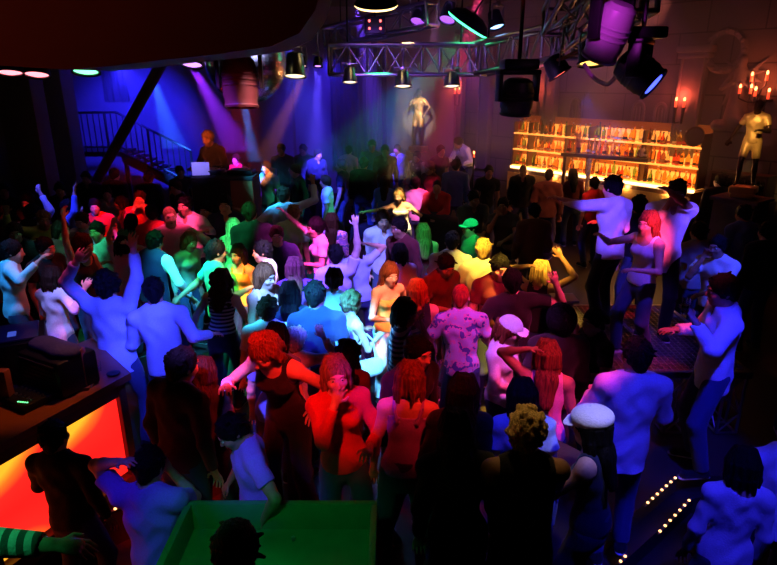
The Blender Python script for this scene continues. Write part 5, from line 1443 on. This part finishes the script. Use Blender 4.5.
P(60, 190, 20, 'person in black at the far left rear in deep shade', tc='black', top='jacket')
P(86, 178, 0, 'person in dark blue standing in shade left of the staircase pole', tc='navy', top='jacket')
P(190, 242, 60, 'person with a pale green-lit face turned right, left of middle', tc='palegreen', top='long', hc='light', sex='f', hair='bob', lean=12)
P(132, 222, 170, 'person in dark green seen from behind between red top and navy vest', tc='green', hair='bob', hc='black', sex='f')
# centre left
P(225, 205, 5, 'man in a dark sweater with a pale collar in front of the DJ desk', tc='navy', top='shirt', hc='black', skin='warm', h=1.92)
P(206, 210, -10, 'person in red and purple light beside the dark sweater, arms folded', tc='purple', al='cross', ar='cross', top='long')
P(234, 227, 172, 'person with long pale blond hair and a pale green top, seen from behind', sex='f', hair='long', hc='pale', tc='palegreen', top='long')
P(250, 213, 180, 'dark haired person in black seen from behind right of the pale blond hair', tc='black', hc='brown')
P(217, 252, 120, 'man in a grey-blue t-shirt with a bare arm hanging in green light', tc='teal', al=(181, 296, -.1), ar='bent', hair='short', hc='black')
P(238, 255, -25, 'woman in an orange strap top with long brown hair', sex='f', hair='long', hc='brown', top='camisole', tc='orange', al='bent', ar='down')
P(262, 252, -85, 'young man with short dark hair in profile wearing a white shirt', tc='white', top='tee', hc='black', turn=0)
P(266, 277, 55, 'person in a peach sleeveless top bending a bare arm, below the profile man', sex='f', hair='bob', hc='auburn', top='tank', tc='peach', al='bent', ar='bent')
P(222, 280, 178, 'woman with big wavy brown hair in a navy striped crop top, seen from behind', sex='f', hair='longcurly', hc='brown', top='crop', tc='navy', pat='stripes', bc='black', al='low', ar='low', hem=-.06)
P(284, 196, 190, 'person in a pale blue shirt with arms flung to the left before the DJ desk', tc='paleblue', top='long', al=(243, 213), ar='wave', hc='brown')
P(294, 214, 160, 'person in a pale green shirt with light hair behind the pale blue shirt', tc='palegreen', hc='light', top='tee')
P(277, 236, 10, 'person in a navy t-shirt with a blurred magenta face', tc='navy', hc='brown')
P(315, 228, -60, 'woman in a white printed top with tied back hair, bare arm raised left', sex='f', hair='pony', hc='black', tc='white', al=(284, 212), ar='bent', skin='light')
P(332, 222, 180, 'person with long brown hair lit green on top, seen from behind', sex='f', hair='long', hc='brown', tc='purple', pat='print', top='long')
P(325, 182, -95, 'young man in profile with short hair and a pale blue t-shirt', tc='paleblue', hc='brown', turn=0)
P(341, 166, -100, 'tall man in a navy t-shirt looking left, bare arm hanging', tc='navy', ar='down', hc='auburn')
P(295, 171, -55, 'man in a black long sleeved top right of the DJ desk', tc='black', top='long', ar='low', hc='black')
P(266, 168, -30, 'slim person in a pale grey top behind the DJ desk', tc='grey', top='tee', hc='brown')
P(246, 168, 5, 'man in a dark red jacket standing behind the DJ desk', tc='maroon', top='jacket', hc='auburn', al='table', ar='table')
P(208, 139, -25, 'DJ in a dark top standing raised behind the desk, face lit orange', tc='black', top='long', hc='light', base=.95, h=1.74, al=(192, 168, -.3), ar='bent', lean=8)
P(236, 160, -20, 'person in red light behind the DJ', tc='red', hc='brown')
P(180, 172, 40, 'person in shade left of the white record sleeve', tc='black', base=0)
P(295, 268, 180, 'woman with long ash blond hair lit violet, seen from behind', sex='f', hair='long', hc='light', tc='purple', al='bent')
P(290, 294, 178, 'woman with long straight black hair in dark navy, seen from behind', sex='f', hair='long', hc='black', tc='navy')
P(316, 296, 180, 'man with short black hair in a navy t-shirt, seen from behind in blue light', tc='navy', bc='denim', h=1.79, al='bent')
P(336, 256, 182, 'dark haired person in a lilac shirt with an arm raised to the right', tc='lilac', top='tee', ar=(356, 226, 0))
P(334, 280, 178, 'person with a dark ponytail in a violet shirt directly below the raised arm', tc='lilac', hair='pony', sex='f', hc='black')
P(357, 248, 180, 'dark haired person in a blue t-shirt, arms up, behind the auburn haired woman', tc='paleblue', hair='bob', sex='f', hc='brown', ar='head')
P(383, 220, 10, 'person with green-lit hair and a white scarf beneath the blonde woman', tc='lilac', top='jacket', hc='brown', vest=None)
P(399, 228, -40, 'dark haired person right of the white scarf', tc='maroon', top='long', hc='black')
P(399, 254, -150, 'woman with a black bob in a lilac top, seen from behind', sex='f', hair='bob', hc='black', tc='lilac', top='tee')
P(423, 232, 180, 'person with long green-lit hair and a bare green arm, maroon top', sex='f', hair='long', hc='light', tc='maroon', top='tank', al='down')
P(399, 196, -30, 'blonde woman with bare shoulders in a cream strapless top, arms out', sex='f', hair='bob', hc='blond', top='strapless', tc='offwhite', al=(364, 212), ar=(413, 211, -.25), skin='light', h=1.66)
P(385, 182, 178, 'woman with long brown hair in a blue-violet top behind the blonde woman', sex='f', hair='long', hc='brown', tc='blue', top='long')
P(416, 184, 172, 'person in a pale pink top right of the blonde woman, seen from behind', tc='pink', hc='black', top='tee')
P(437, 187, -20, 'man in an open red jacket over a pink shirt, head lit red', tc='red', top='jacket', hair='shaved', hc='brown', skin='warm', al='table', ar='table')
P(429, 168, -60, 'man with red-lit dark hair behind the red jacket', tc='maroon', hc='auburn')
P(364, 164, 178, 'large person in a black coat seen from behind, rear middle', tc='black', top='jacket', h=1.9)
P(349, 151, 160, 'person in a hot pink top half hidden behind the black coat', tc='pink', hc='black', base=.4, h=1.58)
P(385, 151, 0, 'person facing forward with a pink face and pale collar at the rear', tc='maroon', top='shirt', hc='black', base=.4)
P(372, 146, 10, 'person in violet light at the rear left of the small gilded statue', tc='blue', hc='brown', base=.4)
P(397, 150, -20, 'person in a blue jacket at the rear below the small gilded statue', tc='blue', top='jacket', hc='black', base=.4, h=1.62)
P(417, 157, -40, 'person with a violet face and a white shirt front at the rear', tc='white', top='shirt', vest='navy', hc='black', base=0.4, h=1.58)
P(441, 151, 30, 'person with a violet-lit face beside the man leaning in white', tc='navy', hc='black', base=.4)
P(458, 143, -60, 'man leaning over in a white shirt lit violet at the rear', tc='white', top='shirt', lean=32, al='fwd', ar='bent', hc='black', base=.4)
P(456, 166, 175, 'person in a blue shirt seen from behind below the leaning man', tc='blue', top='shirt', hc='black')
P(303, 150, -10, 'person in dark blue at the rear right of the violet beam', tc='navy', hc='brown', base=.4)
P(318, 155, 30, 'person in blue haze at the rear left of the tall navy t-shirt', tc='navy', top='jacket', base=0.4, h=1.58)
P(281, 150, 0, 'person standing in the blue beam behind the pale grey top', tc='navy', base=.4)
# towards the bar
P(474, 199, 10, 'man in a dark shirt at the drinks ledge right of the red jacket', tc='darkgrey', top='shirt', al='table', ar='table', nod=18, hc='black')
P(503, 206, -25, 'man in grey resting his head on one hand beside the round table', tc='darkgrey', top='tee', al='face', ar='table', hc='brown', skin='tan')
P(489, 172, 0, 'person in black in deep shade left of the bar', tc='black', hc='brown', skin='tan')
P(523, 171, 0, 'bald man in a black jacket standing before the bar light', hair='bald', tc='black', top='jacket', skin='tan')
P(549, 176, 160, 'shaved headed man in a dark brown jacket before the bar', hair='shaved', tc='brown', top='jacket', skin='tan', h=1.84)
P(573, 175, 175, 'woman with long black hair before the bar, seen from behind', sex='f', hair='long', hc='black', tc='maroon', top='long')
P(594, 184, 190, 'dark haired man in a red-lit shirt behind the podium dancer', tc='red', hc='black')
P(534, 212, -170, 'person in dark clothes behind the round drinks table', tc='brown', top='jacket', hc='black')
P(612, 188, -150, 'dancer on the podium in a white shirt, seen from behind, arm out left', tc='white', top='shirt', hair='short', hc='black', base=.72, al=(561, 199, -.15), ar='bent', h=1.76, hem=.0, bc='black')
P(648, 224, -68, 'woman on the podium in a pale lilac-pink tank top with auburn hair and jeans', sex='f', hair='long', hc='auburn', top='tank', tc='white', base=.72, al=(601, 236, -.1), ar='bent', h=1.56, bc='denim', shoe='white', lean=5, st=(.12, .12))
P(677, 193, -20, 'dancer on the podium in a white shirt with forearms raised before the face', tc='white', top='shirt', hc='brown', base=.72, al='face', ar=(668, 190, -.3), h=1.76, hem=-.08, bc='black', shift=(0, 0))
P(639, 206, 180, 'person with a dark bushy head on the floor behind the podium woman', hair='curly', tc='black', base=0, h=1.90)
P(717, 247, -55, 'man in a white t-shirt at right with a hand at his mouth', tc='white', hc='black', al='face', ar='table', skin='tan')
P(698, 232, 175, 'person in a grey t-shirt between the podium and the man in white', tc='grey', hc='black', al='down', skin='tan')
P(720, 181, 190, 'dark figure in black in front of the sideboard of glasses', tc='black', top='jacket')
P(743, 214, 180, 'person in a dark blue shirt in the shade at far right', tc='blue', top='long', hc='black')
P(766, 232, 190, 'person in black in deep shade at the right edge', tc='black', top='jacket')
P(470, 228, -80, 'person in a green cap and green top turned left', tc='green', top='tee', cap='baseball', cc='teal', hair='crop', hc='black', turn=0)
P(452, 242, 176, 'dark haired person in a pale blue shirt left of the green cap', tc='paleblue', top='tee', hc='black')
P(483, 250, 170, 'man with short blond hair in a white t-shirt lit yellow, seen from behind', tc='offwhite', hair='short', hc='blond', top='tee', al='bent', ar='bent')
P(446, 266, 40, 'dark haired man in a maroon t-shirt looking down', tc='maroon', nod=28, hc='black', al='bent')
P(390, 275, 30, 'smiling woman with long auburn hair, bare shoulders and white trousers', sex='f', hair='long', hc='auburn', top='strapless', tc='yellow', bc='white', bottom='slim', al='bent', ar='hip', h=1.64, turn=-8)
P(417, 291, 178, 'person with a bright red bob in a black top, seen from behind', sex='f', hair='bob', hc='red', tc='black', top='tank')
P(461, 298, 172, 'person with shaved red-lit head, violet patterned top and jeans', hair='shaved', hc='red', tc='lilac', pat='print', top='tee', bc='denim', al='low', ar='bent', h=1.70)
P(512, 282, 178, 'man in a black t-shirt with his right arm stretched out, seen from behind', tc='black', ar=(556, 284, -.1), al='low', hc='black', h=1.78)
P(541, 272, 150, 'blond person lit yellow with both hands raised behind the black t-shirt', hair='bob', hc='blond', sex='f', tc='black', top='tank', ar=(562, 258, 0), al='head')
P(500, 268, 20, 'person in dark clothes just right of the blond man in yellow light', tc='maroon', hc='black')
P(560, 322, 178, 'person with bushy black hair all in black, right of the black t-shirt', hair='afro', tc='black', top='jacket', h=1.70)
P(593, 322, -70, 'person in black raising a bare hand below the truss post', tc='black', al='face', ar='bent', hc='black', skin='warm', top='tee')
P(510, 330, 55, 'woman in a white cap and white long sleeved top, hands together', sex='f', hair='bob', hc='auburn', cap='baseball', cc='white', tc='white', top='long', al='bent', ar='bent', nod=20, h=1.66, turn=10)
P(547, 356, 172, 'woman with long red-brown hair in a pink tank top, hand raised in her hair', sex='f', hair='long', hc='auburn', top='tank', tc='pink', al='head', ar='down', h=1.66)
P(522, 396, 180, 'woman with dark shoulder length hair in a pale t-shirt, below the white cap', sex='f', hair='long', hc='brown', tc='paleblue', h=1.62)
# front middle
P(264, 352, -25, 'dancer bending with red-orange hair, black top and violet wristbands', hair='bob', hc='auburn', sex='f', tc='black', top='tank', al=(226, 386, -.2), ar=(318, 408, -.2), lean=20, h=1.86, bc='black', wrist='violet', nod=20)  # auburn puts the red-orange light into the hair colour
P(336, 376, 12, 'woman with ash blond hair in a red top holding a hand to her chin', sex='f', hair='bob', hc='light', tc='red', top='long', al='face', ar='bent', h=1.72)
P(348, 354, 178, 'person with curly dark hair in a dark red top, seen from behind', hair='longcurly', sex='f', hc='black', tc='maroon', top='long', h=1.54)
P(406, 313, 80, 'woman with dark hair in profile, navy striped top, arm raised', sex='f', hair='bob', hc='black', tc='navy', pat='stripes', top='tee', bc='navy', ar='face', h=1.66, turn=0)
P(418, 353, 40, 'dark haired man in black facing right behind the auburn bob', tc='black', hc='black', top='long', h=1.72)
P(410, 379, 178, 'woman with an auburn bob and a bare red-lit back, lilac camisole', sex='f', hair='bob', hc='auburn', top='camisole', tc='purple', h=1.68, bc='denim')
P(463, 392, 180, 'person with long black hair all in black right of the auburn bob', sex='f', hair='long', hc='black', tc='black', top='long', h=1.66)
P(352, 303, 130, 'woman with curly hair, white top and white trousers lit cyan, pale handbag beside her', sex='f', hair='curly', hc='light', tc='white', top='tank', bc='white', bottom='slim', al='bent', ar='bent', h=1.56, bag=True)
P(296, 340, 165, 'person with curly blond hair lit cyan, reaching a pale sleeve right', hair='curly', hc='pale', sex='f', tc='white', top='long', ar=(324, 338), h=1.5)
P(277, 338, 178, 'woman with long black hair shining blue, behind the bending dancer', sex='f', hair='long', hc='black', tc='blue', h=1.64)
P(268, 310, 190, 'person with short brown curls in a white shirt, above the long black hair', hair='curly', hc='brown', tc='white', top='tee')
P(183, 366, 160, 'person in dark red-lit clothes beside the man in pale blue', tc='maroon', hc='black', top='long', h=1.76, base=0)
P(205, 372, 170, 'dancer in black low beside the navy striped crop top', tc='black', hc='brown', sex='f', hair='long', h=1.52)
P(232, 432, -70, 'young man in a violet polo shirt looking down to the left, red shorts', tc='violet', top='tee', hc='black', bottom='shorts', bc='red', al='low', ar='hip', nod=32, h=1.55, hem=.03, shoe='white')  # violet and red light are put into the polo and shorts colours
P(150, 467, 185, 'person bent forward in a violet top with hands raised at lower left', tc='violet', top='tee', hc='black', hair='short', base=LOW, h=1.70, al='head', ar='face', nod=22)  # ultraviolet light is put into the colour of this top
P(55, 437, 176, 'dark silhouette of a person standing against the glowing orange panel', tc='black', top='long', hc='black', base=LOW, h=1.62, al='bent', ar='down')
# front right
P(636, 356, 178, 'broad man in a long deep blue shirt, seen from behind below the podium', tc='white', top='shirt', hc='black', h=1.78, al='bent', ar='bent', hem=-.06)
P(722, 291, -95, 'man in a deep blue-lit shirt holding up a glass at right', tc='white', top='shirt', hc='black', al=(694, 320, 0), ar='bent', h=1.93, skin='tan', turn=0, hem=-.06, glass=True)
P(526, 432, 178, 'man with bleached curly hair in a black sleeveless top, seen from behind', tc='black', top='tank', hair='curly', hc='blond', h=1.76, al='table', ar='table')
P(590, 428, -128, 'woman with long black hair in a white newsboy cap, dark glossy top', sex='f', hair='long', hc='black', cap='newsboy', cc='white', tc='navy', top='tank', h=1.66, al='table', ar='down')
P(742, 466, 178, 'woman in a white scoop back top with long sleeves at lower right', sex='f', hair='bob', hc='black', tc='white', top='long', scoop=True, h=1.64, base=LOW, al='down', ar='down')
P(790, 428, 180, 'person in a blue-lit white shirt cut by the right edge', tc='white', top='long', hc='black', base=LOW, h=1.8)
P(236, 552, 178, 'man with a dark head and white collar standing at the green-lit box', tc='white', top='shirt', vest='black', hc='black', h=1.78, base=0)
P(-72, 425, 100, 'person in a striped sleeve reaching in at the lower left corner, green-lit hand', tc='darkgrey', pat='armstripes', top='long', al='down', ar=(72, 550, .0), h=1.7, base=.75)
P(456, 430, 180, 'person in black in the shade left of the bleached curly head', tc='black', top='long', hc='black', h=1.74, sex='f', hair='long')
settle()
for p in PEOPLE: build_person(p)
